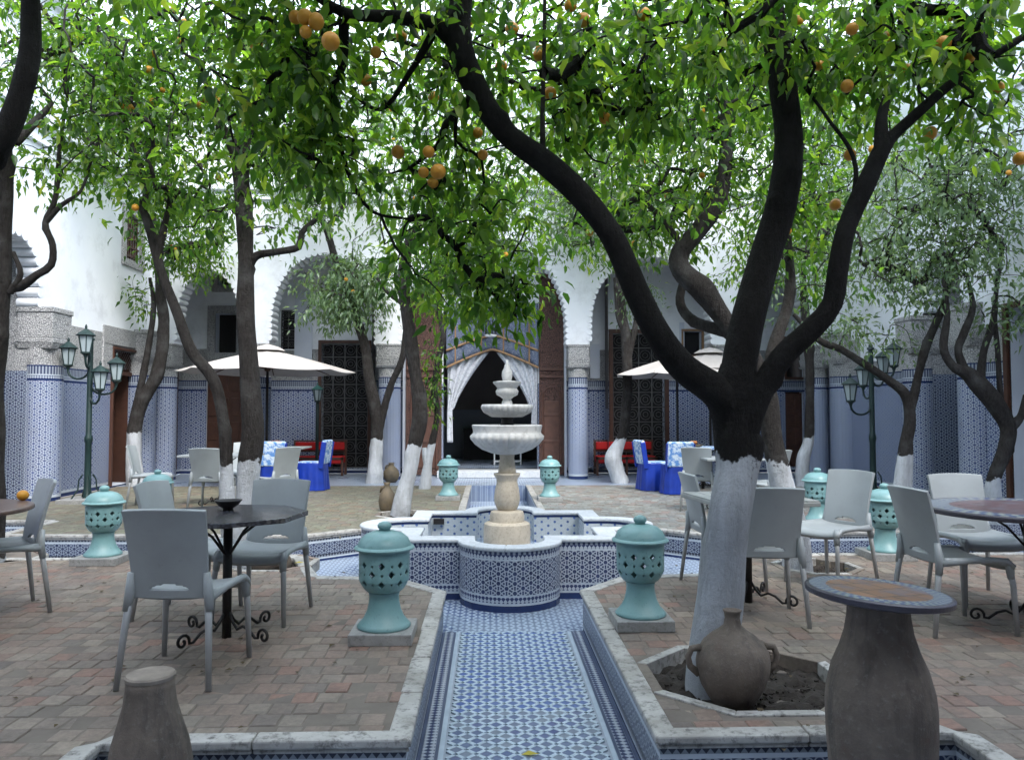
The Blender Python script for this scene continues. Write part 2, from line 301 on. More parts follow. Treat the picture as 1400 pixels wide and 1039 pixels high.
# ------------------------------------------------------------------ mesh builder
class MB:
    def __init__(s): s.v, s.f, s.uv, s.mi, s.rnd = [], [], [], [], []
    def add(s, verts, faces, mi=0, uvs=None, rnd=None):
        o = len(s.v); s.v.extend(tuple(p) for p in verts)
        for k, f in enumerate(faces):
            s.f.append(tuple(i + o for i in f)); s.mi.append(mi)
            s.uv.extend(uvs[k] if uvs else [(0, 0)] * len(f)); s.rnd.append(rnd if rnd is not None else 0)
        return s
    def quad(s, a, b, c, d, mi=0, uv=None): return s.add([a, b, c, d], [(0, 1, 2, 3)], mi, [uv] if uv else None)
    def box(s, c, size, rz=0, mi=0, bev=0, rx=0, rnd=None):
        x, y, z = [q / 2 for q in size]; m = Matrix.Rotation(rz, 3, 'Z') @ Matrix.Rotation(rx, 3, 'X'); c = Vector(c)
        if bev:
            b = bev; vs = [(-x, -y, -z), (x, -y, -z), (x, y, -z), (-x, y, -z), (-x, -y, z - b), (x, -y, z - b), (x, y, z - b), (-x, y, z - b), (-x + b, -y + b, z), (x - b, -y + b, z), (x - b, y - b, z), (-x + b, y - b, z)]
            fs = [(0, 3, 2, 1)] + [(i, (i + 1) % 4, 4 + (i + 1) % 4, 4 + i) for i in range(4)] + [(4 + i, 4 + (i + 1) % 4, 8 + (i + 1) % 4, 8 + i) for i in range(4)] + [(8, 9, 10, 11)]
        else:
            vs = [(-x, -y, -z), (x, -y, -z), (x, y, -z), (-x, y, -z), (-x, -y, z), (x, -y, z), (x, y, z), (-x, y, z)]
            fs = [(0, 3, 2, 1), (4, 5, 6, 7), (0, 1, 5, 4), (1, 2, 6, 5), (2, 3, 7, 6), (3, 0, 4, 7)]
        return s.add([c + m @ Vector(p) for p in vs], fs, mi, rnd=rnd)
    def prism(s, poly, z0, z1, mi=0, top_inset=0):
        n = len(poly); a = [(p[0], p[1], z0) for p in poly]; b = [(p[0], p[1], z1) for p in poly]
        ar = sum(poly[i][0] * poly[(i + 1) % n][1] - poly[(i + 1) % n][0] * poly[i][1] for i in range(n))
        if ar < 0: a.reverse(); b.reverse()
        return s.add(a + b, [tuple(range(n - 1, -1, -1)), tuple(range(n, 2 * n))] + [(i, (i + 1) % n, n + (i + 1) % n, n + i) for i in range(n)], mi)
    def tube(s, pts, rad, seg=8, mi=0, caps=True):
        pts = [Vector(p) for p in pts]; n = len(pts)
        if not hasattr(rad, '__len__'): rad = [rad] * n
        vs = []; t0 = (pts[1] - pts[0]).normalized(); up = Vector((0, 0, 1)) if abs(t0.z) < .9 else Vector((1, 0, 0))
        x = t0.cross(up).normalized()
        for i in range(n):
            t = (pts[min(i + 1, n - 1)] - pts[max(i - 1, 0)]).normalized()
            x = (x - t * x.dot(t)); x = x.normalized() if x.length > 1e-6 else t.orthogonal().normalized(); y = t.cross(x)
            for k in range(seg):
                a = 2 * math.pi * k / seg; vs.append(pts[i] + (x * math.cos(a) + y * math.sin(a)) * rad[i])
        fs = [(i * seg + k, i * seg + (k + 1) % seg, (i + 1) * seg + (k + 1) % seg, (i + 1) * seg + k) for i in range(n - 1) for k in range(seg)]
        if caps: fs += [tuple(range(seg - 1, -1, -1)), tuple((n - 1) * seg + k for k in range(seg))]
        return s.add(vs, fs, mi)
    def lathe(s, prof, seg=24, c=(0, 0, 0), mi=0, flute=None, cap=True):
        vs = []
        for r, z in prof:
            for k in range(seg):
                a = 2 * math.pi * k / seg; q = r * (1 + (flute(a, z) if flute else 0)); vs.append((c[0] + q * math.cos(a), c[1] + q * math.sin(a), c[2] + z))
        n = len(prof); fs = [(i * seg + k, i * seg + (k + 1) % seg, (i + 1) * seg + (k + 1) % seg, (i + 1) * seg + k) for i in range(n - 1) for k in range(seg)]
        if cap: fs += [tuple(range(seg - 1, -1, -1)), tuple((n - 1) * seg + k for k in range(seg))]
        return s.add(vs, fs, mi)
    def ribbon(s, path, bands, closed=False, u0=0.0):
        """vertical tiled skin along a plan path; bands (z0, z1, material)"""
        pts = list(path) + ([path[0]] if closed else []); u = u0
        for a, b in zip(pts, pts[1:]):
            L = math.hypot(b[0] - a[0], b[1] - a[1])
            for z0, z1, mi in bands:
                s.quad((a[0], a[1], z0), (b[0], b[1], z0), (b[0], b[1], z1), (a[0], a[1], z1), mi, [(u, z0), (u + L, z0), (u + L, z1), (u, z1)])
            u += L
        return s
    def mesh(s, name, mats, smooth=False, rnd=False):
        me = bpy.data.meshes.new(name); me.from_pydata(s.v, [], s.f)
        for m in (mats if isinstance(mats, (list, tuple)) else [mats]): me.materials.append(M[m])
        me.polygons.foreach_set('material_index', s.mi)
        if any(u != (0, 0) for u in s.uv):
            me.uv_layers.new(name='UVMap').data.foreach_set('uv', [q for u in s.uv for q in u])
        if smooth: me.polygons.foreach_set('use_smooth', [True] * len(s.f))
        if rnd: me.attributes.new('rnd', 'FLOAT', 'FACE').data.foreach_set('value', s.rnd)
        me.update(); return me

WL = {}
def wloc(o): return WL.get(o.name, Vector((0, 0, 0)))
def link(name, me, parent=None, local=False, loc=None):
    o = bpy.data.objects.new(name, me); COL.objects.link(o)
    if parent is not None:
        o.parent = parent
        if not local: o.location = -wloc(parent)
        WL[o.name] = Vector((0, 0, 0))
    if loc is not None: o.location = loc
    return o
def add(name, mb, mats, parent=None, smooth=False, local=False, rnd=False, bevel=0, sharp=None):
    o = link(name, mb.mesh(name, mats, smooth, rnd), parent, local)
    if smooth and sharp: 
        try: o.data.set_sharp_from_angle(angle=R(sharp))
        except Exception: pass
    if bevel:
        b = o.modifiers.new('bevel', 'BEVEL'); b.width = bevel; b.segments = 2; b.limit_method = 'ANGLE'; b.angle_limit = R(40)
    return o
def thing(name, label, cat, loc=(0, 0, 0), rz=0, group=None):
    o = bpy.data.objects.new(name, None); COL.objects.link(o); o.location = loc; o.rotation_euler = (0, 0, rz)
    o.empty_display_size = .1; WL[o.name] = Vector(loc); return tag(o, label, cat, group)
def tag(o, label, cat=None, group=None, kind=None):
    o['label'] = label
    if cat: o['category'] = cat
    if group: o['group'] = group
    if kind: o['kind'] = kind
    return o
def struct(o, label=None, kind='structure'):
    o['kind'] = kind
    if label: o['label'] = label
    return o
def dup(root, loc, rz, label, group=None):
    r = root.copy(); COL.objects.link(r); r.location = loc; r.rotation_euler = (0, 0, rz); tag(r, label, None, group)
    for ch in root.children:
        c = ch.copy(); COL.objects.link(c); c.parent = r
        for g in ch.children:
            d = g.copy(); COL.objects.link(d); d.parent = c
    return r
AX = .19                                # axis of the courtyard
def mir(poly, sgn): return [(AX + sgn * x, y) for x, y in poly]
H = .30                                 # height of the raised terraces

# ------------------------------------------------------------------ ground, sunken path
g = MB(); g.quad((-40, -40, -.004), (40, -40, -.004), (40, 60, -.004), (-40, 60, -.004)); struct(add('ground', g, 'mortar'))
g = MB(); g.quad((-7.2, -2.6, 0), (7.6, -2.6, 0), (7.6, 14.6, 0), (-7.2, 14.6, 0)); path = struct(add('path', g, 'lattice'), 'sunken blue and white tiled path')
# the near arm of the path: real diamond tiles
g = MB(); g.quad((AX - .53, 1.2, .004), (AX + .53, 1.2, .004), (AX + .53, 5.86, .004), (AX - .53, 5.86, .004)); add('path_bed', g, 'grout', path)
def strip(x0, x1, y0, y1, z, mb): mb.quad((x0, y0, z), (x1, y0, z), (x1, y1, z), (x0, y1, z), 0, [(y0, x0), (y0, x1), (y1, x1), (y1, x0)])
for sg in (-1, 1):
    for a, b, mm in ((.405, .43, 'floor_white'), (.432, .447, 'floor_dark'), (.45, .51, 'border'), (.512, .53, 'floor_dark')):
        q = MB(); strip(AX + sg * a, AX + sg * b, 1.2, 5.86, .009, q); add('border_strip', q, mm, path)
PT = .07; D2 = PT * math.sqrt(.5)
dia, wb = [], MB()
def flat(mb, c, l, wd, ang, z=.013, z0=.004):
    x, y = l / 2, wd / 2; ca, sa = math.cos(ang), math.sin(ang)
    t = [(c[0] + px * ca - py * sa, c[1] + px * sa + py * ca) for px, py in ((-x, -y), (x, -y), (x, y), (-x, y))]
    mb.add([(p[0], p[1], z0) for p in t] + [(p[0], p[1], z) for p in t], [(4, 5, 6, 7), (0, 1, 5, 4), (1, 2, 6, 5), (2, 3, 7, 6), (3, 0, 4, 7)])
for i in range(-80, 160):
    for j in range(-80, 160):
        x, y = (i - j) * D2, 1.6 + (i + j) * D2
        if not (2.3 < y < 5.84) or abs(x) > .46: continue
        if abs(x) < .375: dia.append((AX + x, y))
        for sg in (-1, 1):
            bx, by = x + sg * D2 / 2, y + D2 / 2
            if abs(bx) < .385: flat(wb, (AX + bx, by), .048, .022, -sg * R(45))
wt = add('white_tile', wb, 'floor_white', path); struct(wt, 'small white oblong tiles between the blue diamonds', 'stuff')
dia.sort(key=lambda p: p[1])
dm = MB(); flat(dm, (0, 0), .045, .045, R(45), .013, .004); dme = dm.mesh('tile', 'floor_diamond')
for k, p in enumerate(dia[:300]): link('tile', dme, path, loc=(p[0], p[1], random.uniform(-.0015, .0)))
rest = MB()
for p in dia[300:]: flat(rest, p, .045, .045, R(45), .012)
if rest.v: struct(add('tile_mass', rest, 'floor_blue', path), None, 'stuff')

# ------------------------------------------------------------------ raised terraces
def inside(p, poly):
    x, y = p; r = False; n = len(poly)
    for i in range(n):
        (x1, y1), (x2, y2) = poly[i], poly[(i + 1) % n]
        if (y1 > y) != (y2 > y) and x < (x2 - x1) * (y - y1) / (y2 - y1) + x1: r = not r
    return r
def octo(cx, cy, r, n=8, rot=R(22.5)): return [(cx + r * math.cos(rot + 2 * math.pi * k / n), cy + r * math.sin(rot + 2 * math.pi * k / n)) for k in range(n)]
def edgedist(p, poly):
    best = 9; n = len(poly)
    for i in range(n):
        a, b = Vector(poly[i]), Vector(poly[(i + 1) % n]); q = Vector(p); t = max(0, min(1, (q - a).dot(b - a) / (b - a).length_squared)); best = min(best, (q - (a + (b - a) * t)).length)
    return best
NEAR = [(-.53, 3.26), (-.53, 5.9), (-.95, 6.40), (-1.62, 6.47), (-1.95, 7.35), (-7.05, 7.35), (-7.05, -2.0), (-1.79, -2.0), (-1.79, 3.26)]
FAR = [(-.53, 14.5), (-7.05, 14.5), (-7.05, 9.9), (-5.64, 9.9), (-5.64, 8.75), (-2.2, 8.62), (-1.7, 9.05), (-.95, 9.36), (-.53, 9.9)]
BS, BR = .116, .132
BM = MB(); BM.box((0, 0, -.04), (BS - .004, BR - .004, .08), bev=.004); brick_me = BM.mesh('brick', 'brick')
def terrace(name, label, poly, pits, mat, individuals, edges):
    core = MB(); inset = poly
    core.add([(p[0], p[1], H - .075) for p in poly], [tuple(range(len(poly)))]); root = struct(add(name, core, 'mortar'), label)
    # mortar bed with the tree pits left open, then the bricks
    loops = [[Vector((p[0], p[1], 0)) for p in poly]] + [[Vector((x_, y_, 0)) for x_, y_ in octo(cx, cy, r + .03)[::-1]] for cx, cy, r in pits]
    fl_ = [p for l in loops for p in l]; mo = MB(); mo.add([(p.x, p.y, H - .0028) for p in fl_], [tuple(q) for q in tessellate_polygon(loops)]); add('mortar_bed', mo, 'mortar', root)
    xs = [p[0] for p in poly]; ys = [p[1] for p in poly]; cand = []
    row = 0; y = min(ys) + BR / 2
    while y < max(ys):
        x = min(xs) + (BS / 2 if row % 2 else 0) + random.uniform(-.03, .03)
        while x < max(xs):
            if inside((x, y), poly) and edgedist((x, y), poly) > .065 and not any(inside((x, y), octo(cx, cy, r + .075)) for cx, cy, r in pits): cand.append((x, y))
            x += BS
        y += BR; row += 1
    def vis(p):
        d = cam.matrix_basis.inverted() @ Vector((p[0], p[1], H)); 
        if d.z > -.5: return 99
        u, v = F * d.x / -d.z, F * d.y / -d.z
        return -d.z if abs(u) < 690 and -515 < v else 50 - d.z
    cand.sort(key=vis)
    for p in cand[:individuals]:
        o = link('brick', brick_me, root, loc=(p[0], p[1], H + random.gauss(0, .0022))); o.rotation_euler = (random.gauss(0, .010), random.gauss(0, .010), random.gauss(0, .02))
        o.scale = (random.uniform(.95, 1.015), random.uniform(.95, 1.015), 1)
    mass = MB()
    for p in cand[individuals:]:
        mass.box((p[0], p[1], H - .04 + random.gauss(0, .0018)), (BS - .004, BR - .004, .08), bev=.004, rnd=random.random())
    struct(add('brick_mass', mass, mat, root, rnd=True), 'worn terracotta paving bricks', 'stuff')
    # tiled sides
    n = len(poly); side = MB()
    side.ribbon(poly, [(.0, .025, 0), (.025, .04, 1), (.04, .075, 2), (.075, .205, 3), (.205, .225, 1), (.225, H - .05, 2)], closed=True)
    sr = 1.0012
    add('tiled_side', side, ['base_blue', 'white_tile', 'border_dark', 'zel_side'], root)
    # coping stones along the visible edges
    for (i0) in edges:
        a, b = Vector(poly[i0]), Vector(poly[(i0 + 1) % n]); d = (b - a); L = d.length; d /= L
        nin = Vector((-d.y, d.x)); mid = (a + b) / 2 + nin * .05
        if not inside(mid, poly): nin = -nin
        k = max(1, round(L / .52)); stp = L / k
        for q in range(k):
            q0 = a + d * (q * stp) + d * .002; q1 = a + d * ((q + 1) * stp) - d * .002
            out = .022 if True else 0; wd = .08 + random.uniform(-.004, .004)
            e0 = q0 - nin * out; e1 = q1 - nin * out; i0_ = q0 + nin * wd; i1_ = q1 + nin * wd
            # mitre the ends of the run
            if q == 0: e0 = e0 - d * .02; i0_ = i0_ + d * .035
            if q == k - 1: e1 = e1 + d * .02; i1_ = i1_ - d * .035
            mb = MB(); pl = [e0, e1, i1_, i0_]; zt = H + .006 + random.uniform(-.002, .003)
            mb.prism([tuple(p) for p in pl], H - .03, zt); k2 = [p + (nin * .012 if t_ < 2 else -nin * .01) for t_, p in enumerate(pl)]; mb.prism([tuple(p) for p in k2], H - .052, H - .031)
            add('coping_stone', mb, 'coping', root, bevel=.009)
    for cx, cy, r in pits:
        sl = MB(); nn = 26
        ring = octo(cx, cy, r + .02); 
        vs = []; gx = np.linspace(-r, r, nn)
        idx = {}
        for a_ in range(nn):
            for b_ in range(nn):
                vs.append((cx + gx[a_] * 1.02, cy + gx[b_] * 1.02, H - .07 + random.uniform(0, .028) + .02 * math.sin(a_ * .7) * math.sin(b_ * .9)))
        fs = [(a_ * nn + b_, (a_ + 1) * nn + b_, (a_ + 1) * nn + b_ + 1, a_ * nn + b_ + 1) for a_ in range(nn - 1) for b_ in range(nn - 1) if inside((cx + (gx[a_] + gx[a_ + 1]) / 2, cy + (gx[b_] + gx[b_ + 1]) / 2), octo(cx, cy, r + .05))]
        sl.add(vs, fs)
        for _ in range(260):
            t, q = random.uniform(0, 6.28), r * .85 * math.sqrt(random.random()); s_ = random.uniform(.003, .011)
            sl.box((cx + q * math.cos(t), cy + q * math.sin(t), H - .05), (s_ * random.uniform(1, 4), s_, s_), random.uniform(0, 3), rx=random.uniform(-1, 1))
        struct(add('soil', sl, 'soil', root, smooth=False), 'bare brown soil with twigs in the tree pit', 'stuff')
        o1, o2 = octo(cx, cy, r), octo(cx, cy, r + .06)
        for k in range(8):
            mb = MB(); mb.prism([o1[k], o1[(k + 1) % 8], o2[(k + 1) % 8], o2[k]], H - .09, H + .008 + random.uniform(-.002, .003)); add('pit_rim', mb, 'coping' if k % 3 else 'brick', root, bevel=.005)
    return root
PIT1 = (1.315, 3.97, .50); PIT3 = gnd(375, 768, H); PIT2 = gnd(1110, 771, H); PIT5 = gnd(5, 760, H)
PIT7 = gnd(560, 703, H)
PITW = [gnd(*q, H) for q in ((513, 660), (845, 660))]
terrace('terrace', 'raised brick terrace with dark octagonal table left of the path', mir(NEAR, 1), [(PIT3.x, PIT3.y - .05, .36), (PIT5.x, PIT5.y - .1, .36)], 'brick_mass', 300, (0, 1, 2, 3, 4, 7, 8))
terrace('terrace', 'raised brick terrace with clay jar and tree pit right of the path', mir(NEAR, -1), [PIT1, (PIT2.x, PIT2.y - .1, .33)], 'brick_mass', 300, (0, 1, 2, 3, 4, 7, 8))
terrace('terrace', 'raised mossy brick terrace behind the fountain with clay pots', mir(FAR, 1), [(PIT7.x, PIT7.y, .42)], 'brick_moss', 0, (2, 3, 4, 5, 6, 7, 8))
PIT11 = gnd(1234, 706, H)
terrace('terrace', 'raised pale brick terrace behind the fountain with blue covered chairs', mir(FAR, -1), [(PIT11.x, PIT11.y, .4)], 'brick_sand', 0, (2, 3, 4, 5, 6, 7, 8))
g = MB(); g.box((.2, 16.0, .15 - .002), (14.6, 2.99, .296)); add_w = struct(add('walkway', g, 'lattice'), 'blue tiled walkway along the arcade')

# ------------------------------------------------------------------ walls
BANDS = [(0, .06, 'base_blue'), (.06, .10, 'white_tile'), (.10, 1.85, 'zel_wall'), (1.85, 1.88, 'base_blue'), (1.88, 1.93, 'border'), (1.93, 1.95, 'white_tile'), (1.95, 2.07, 'merlon'), (2.07, 2.09, 'base_blue'), (2.09, 2.80, 'stucco'), (2.80, 8.2, 'plaster')]
ZB = .30                                 # floor level at the walls
WM = ['zel_wall', 'base_blue', 'white_tile', 'zel_dado', 'border', 'merlon', 'stucco', 'plaster', 'dark', 'plaster_shade']
def wall_run(p0, p1, openings=(), top=8.2, bands=BANDS, zb=ZB, depth=.4, flip=False):
    """wall skin from p0 to p1 with real openings (s0, s1, z0, z1[, depth, back material])"""
    mb = MB(); p0, p1 = Vector(p0), Vector(p1); L = (p1 - p0).length; u = (p1 - p0) / L
    nrm = Vector((u.y, -u.x)); nrm = -nrm if flip else nrm               # towards the courtyard
    ss = sorted({0, L, *[o[0] for o in openings], *[o[1] for o in openings]})
    zs = sorted({z for b in bands for z in (b[0] + zb, min(b[1] + zb, top))} | {z for o in openings for z in o[2:4]}); zs = [z for z in zs if z <= top]
    P = lambda s_, z, k=0: (p0.x + u.x * s_ - nrm.x * k, p0.y + u.y * s_ - nrm.y * k, z)
    for a, b in zip(ss, ss[1:]):
        for z0, z1 in zip(zs, zs[1:]):
            mz, ms = (z0 + z1) / 2, (a + b) / 2
            if any(o[0] < ms < o[1] and o[2] < mz < o[3] for o in openings): continue
            mt = next(m for q0, q1, m in bands if q0 + zb <= mz <= q1 + zb + 1e-6 or q1 == bands[-1][1])
            mb.quad(P(a, z0), P(b, z0), P(b, z1), P(a, z1), WM.index(mt), [(a, z0), (b, z0), (b, z1), (a, z1)])
    for o in openings:
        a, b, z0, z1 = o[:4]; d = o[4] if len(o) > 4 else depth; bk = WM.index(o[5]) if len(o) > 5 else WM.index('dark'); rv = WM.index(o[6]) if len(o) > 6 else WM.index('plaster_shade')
        mb.quad(P(a, z0), P(a, z1), P(a, z1, d), P(a, z0, d), rv, [(0, z0), (0, z1), (d, z1), (d, z0)]); mb.quad(P(b, z0), P(b, z0, d), P(b, z1, d), P(b, z1), rv, [(0, z0), (d, z0), (d, z1), (0, z1)])
        mb.quad(P(a, z1), P(b, z1), P(b, z1, d), P(a, z1, d), rv); mb.quad(P(a, z0), P(a, z0, d), P(b, z0, d), P(b, z0), rv)
        if bk >= 0: mb.quad(P(a, z0, d), P(b, z0, d), P(b, z1, d), P(a, z1, d), bk, [(a, z0), (b, z0), (b, z1), (a, z1)])
    return mb
def arch_prof(x0, x1, zs, zc, n=28, stilt=.0):
    """round arch with stilted feet; returns (x, z) from left springing to right"""
    xc, r = (x0 + x1) / 2, (x1 - x0) / 2; zb = zs + stilt; hh = zc - zb
    return [(x0, zs)] + [(xc - r * math.cos(math.pi * k / n), zb + hh * math.sin(math.pi * k / n) ** .92) for k in range(n + 1)] + [(x1, zs)]
XL, XR, YF, YG = -6.9, 7.25, 15.75, 17.5
TOP = 8.2
fx = lambda px: atY(px, 470, YF).x
ZSP, ZCR = atY(442, 470, YF).z, atY(442, 345, YF).z
arches = [(fx(238), fx(330), ZSP, atY(285, 367, YF).z), (fx(368), fx(515), ZSP, ZCR), (fx(548), fx(777), ZSP, atY(662, 322, YF).z), (fx(806), fx(975), ZSP, ZCR), (fx(1010), fx(1105), ZSP, atY(1057, 367, YF).z)]
fac = thing('arcade_facade', 'white arcade with scalloped arches and tiled columns behind the fountain', 'building', (.2, YF, H))
aw = MB(); TH = .42
def aquad(a, b, c, d, mi=0): aw.quad(a, b, c, d, mi)
edges_x = [XL]
for x0, x1, zs, zc in arches: edges_x += [x0, x1]
edges_x.append(XR)
for k in range(0, len(edges_x), 2):          # strips over the piers, from the springing up
    a, b = edges_x[k], edges_x[k + 1]
    for yy in (YF, YF + TH): aquad((a, yy, ZSP), (b, yy, ZSP), (b, yy, TOP), (a, yy, TOP))
    aquad((a, YF, ZSP), (b, YF, ZSP), (b, YF + TH, ZSP), (a, YF + TH, ZSP))
for x0, x1, zs, zc in arches:
    pr = arch_prof(x0, x1, zs, zc, stilt=.42 if zc < 5.2 else .3)
    for (ax, az), (bx, bz) in zip(pr, pr[1:]):
        if bx - ax > 1e-5:
            for yy in (YF, YF + TH): aquad((ax, yy, az), (bx, yy, bz), (bx, yy, TOP), (ax, yy, TOP))
        aquad((ax, YF, az), (ax, YF + TH, az), (bx, YF + TH, bz), (bx, YF, bz))
add('wall', aw, 'plaster', fac)
def scallops(prof3, axis, depth, r=.062, step=.125):
    """row of rounded plaster lobes hung along an arch line; prof3 = 3D points, axis = direction through the wall"""
    mb = MB(); ax = Vector(axis); pts = [Vector(p) for p in prof3]; acc = 0; out = []
    for a, b in zip(pts, pts[1:]):
        L = (b - a).length; t = step - acc
        while t <= L: out.append(a + (b - a) * (t / L)); t += step
        acc = L - (t - step)
    for p in out: mb.tube([p - ax * .012, p + ax * (depth + .012)], r, 10)
    return mb
for k, (x0, x1, zs, zc) in enumerate(arches):
    pr = arch_prof(x0, x1, zs, zc, 60, stilt=.42 if zc < 5.2 else .3)
    add('scalloped_edge', scallops([(x, YF, z) for x, z in pr], (0, 1, 0), TH), 'plaster', fac, smooth=True, sharp=50)
for z, d, h in ((atY(265, 270, YF).z, .07, .09), (atY(265, 262, YF).z + .06, .13, .07), (7.55, .10, .1), (TOP - .02, .22, .16)):
    q = MB(); q.box(((XL + XR) / 2, YF - d / 2 + .01, z), (XR - XL, d + .02, h)); add('cornice', q, 'plaster', fac)
# tiled columns with carved capitals
CAPB = atY(790, 503, YF).z
for k in range(0, len(edges_x), 2):
    a, b = edges_x[k], edges_x[k + 1]; cx = (a + b) / 2; wdt = (b - a)
    if k == 0: a = b - .5; cx = (a + b) / 2; wdt = .5
    if k == len(edges_x) - 2: b = a + .5; cx = (a + b) / 2; wdt = .5
    rr = wdt / 2 - .015; cyy = YF + TH / 2
    col = MB(); n = 24; ring = [(cx + rr * math.cos(-2 * math.pi * q / n), cyy + rr * math.sin(-2 * math.pi * q / n)) for q in range(n)]
    bd = [(z0 + H, min(z1 + H, CAPB), ['base_blue', 'white_tile', 'zel_dado', 'border', 'merlon', 'stucco', 'plaster'].index(m.replace('zel_wall', 'zel_dado'))) for z0, z1, m in BANDS[:8]] + [(2.39, CAPB, 5)]
    col.ribbon(ring[::-1], bd, closed=True); c_ = add('column', col, ['base_blue', 'white_tile', 'zel_dado', 'border', 'merlon', 'stucco', 'plaster'], fac, smooth=True)
    cp = MB()
    for z0, z1, w0, w1 in ((CAPB, CAPB + .05, wdt * .98, wdt * 1.1), (CAPB + .05, CAPB + .16, wdt * .96, wdt * 1.02), (CAPB + .16, CAPB + .2, wdt * 1.04, wdt * 1.04), (CAPB + .2, ZSP - .05, wdt * .98, wdt), (ZSP - .05, ZSP, wdt * 1.06, wdt * 1.06)):
        vs = [(cx + sx * ww / 2, cyy + sy * (ww / 2 + .01), z) for z, ww in ((z0, w0), (z1, w1)) for sx, sy in ((-1, -1), (1, -1), (1, 1), (-1, 1))]
        cp.add(vs, [(0, 3, 2, 1), (4, 5, 6, 7), (0, 1, 5, 4), (1, 2, 6, 5), (2, 3, 7, 6), (3, 0, 4, 7)])
    add('capital', cp, 'stucco', fac, bevel=.01)
# gallery back wall with doors, grilles and windows
gx = lambda px: atY(px, 560, YG).x
gz = lambda py: atY(600, py, YG).z
gal = thing('gallery_wall', 'tiled gallery wall with iron grilles behind the arcade', 'wall', (.2, YG, H))
YD = 16.75
gl = (XL + .01, YG); 
opsL = [(gx(439) - XL, gx(503) - XL, .42, gz(470), .25), (gx(293) - XL, gx(322) - XL, gz(483), gz(430), .25), (gx(282) - XL, gx(345) - XL, .42, gz(505), .22), (gx(383) - XL, gx(402) - XL, gz(478), gz(425), .18), (gx(296) - XL, gx(322) - XL, gz(392), gz(372), .25)]
add('wall', wall_run((XL, YG), (fx(548), YG), opsL), WM, gal)
RX0 = fx(777)
opsR = [(gx(838) - RX0, gx(909) - RX0, .42, gz(455), .25), (gx(935) - RX0, gx(960) - RX0, gz(485), gz(452), .2), (gx(1074) - RX0, gx(1098) - RX0, .42, gz(535), .2), (gx(1076) - RX0, gx(1102) - RX0, gz(515), gz(462), .2)]
add('wall', wall_run((RX0, YG), (XR, YG), opsR), WM, gal)
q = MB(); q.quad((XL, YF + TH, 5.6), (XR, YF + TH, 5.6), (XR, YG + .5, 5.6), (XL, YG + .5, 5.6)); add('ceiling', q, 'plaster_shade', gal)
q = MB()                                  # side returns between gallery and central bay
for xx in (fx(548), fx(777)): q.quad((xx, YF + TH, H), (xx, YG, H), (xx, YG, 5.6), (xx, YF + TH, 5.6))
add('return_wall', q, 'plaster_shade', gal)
def frame(parent, x0, x1, z0, z1, y, wd, pr, mat, name='door_frame', sill=False):
    q = MB()
    q.box(((x0 - wd / 2), y - pr / 2 + .01, (z0 + z1) / 2), (wd, pr + .02, z1 - z0)); q.box(((x1 + wd / 2), y - pr / 2 + .01, (z0 + z1) / 2), (wd, pr + .02, z1 - z0))
    q.box(((x0 + x1) / 2, y - pr / 2 + .008, z1 + wd / 2), (x1 - x0 + 2 * wd, pr + .024, wd))
    if sill: q.box(((x0 + x1) / 2, y - pr / 2 + .008, z0 - wd / 2), (x1 - x0 + 2 * wd, pr + .024, wd))
    return add(name, q, mat, parent, bevel=.006)
def grille(parent, x0, x1, z0, z1, y, cols, rows, name='grille'):
    gr = add(name, MB().box(((x0 + x1) / 2, y, z1 - .015), (x1 - x0, .03, .03)), 'grille_iron', parent)
    for k in range(cols + 1):
        xx = x0 + (x1 - x0) * k / cols; add('grille_bar', MB().box((xx, y, (z0 + z1) / 2), (.022, .022, z1 - z0)), 'grille_iron', gr)
    for k in range(rows):
        zz = z0 + (z1 - z0) * k / rows; add('grille_bar', MB().box(((x0 + x1) / 2, y, zz), (x1 - x0, .018, .02)), 'grille_iron', gr)
    sc = MB(); cw, rh = (x1 - x0) / cols, (z1 - z0) / rows
    for a in range(cols):
        for b in range(rows):
            c0 = (x0 + (a + .5) * cw, z0 + (b + .5) * rh); rr = min(cw, rh) * .40
            sc.tube([(c0[0] + rr * math.cos(t), y, c0[1] + rr * math.sin(t)) for t in np.linspace(0, 2 * math.pi, 13)], .008, 4)
            sc.tube([(c0[0] + rr * .5 * math.cos(t), y, c0[1] + rr * .5 * math.sin(t)) for t in np.linspace(0, 2 * math.pi, 9)], .007, 4)
    struct(add('scrollwork', sc, 'grille_iron', gr), None, 'stuff')
    return gr
grille(gal, gx(439), gx(503), .44, gz(470), YG - .01, 4, 9); frame(gal, gx(439), gx(503), .30, gz(470), YG, .07, .05, 'wood')
grille(gal, gx(838), gx(909), .44, gz(455), YG - .01, 4, 9); frame(gal, gx(838), gx(909), .30, gz(455), YG, .09, .05, 'wood')
frame(gal, gx(383), gx(402), gz(478), gz(425), YG, .03, .03, 'white_paint', 'window_frame', True); grille(gal, gx(383), gx(402), gz(478), gz(425), YG + .03, 2, 4, 'window_grille')
frame(gal, gx(293), gx(322), gz(483), gz(430), YG, .17, .05, 'stucco', 'window_frame', True); frame(gal, gx(296), gx(322), gz(392), gz(372), YG, .15, .05, 'stucco', 'window_frame', True)
frame(gal, gx(935), gx(960), gz(485), gz(452), YG, .05, .04, 'gold', 'window_frame', True)
frame(gal, gx(1076), gx(1102), gz(515), gz(462), YG, .05, .04, 'wood_lit', 'window_frame', True)
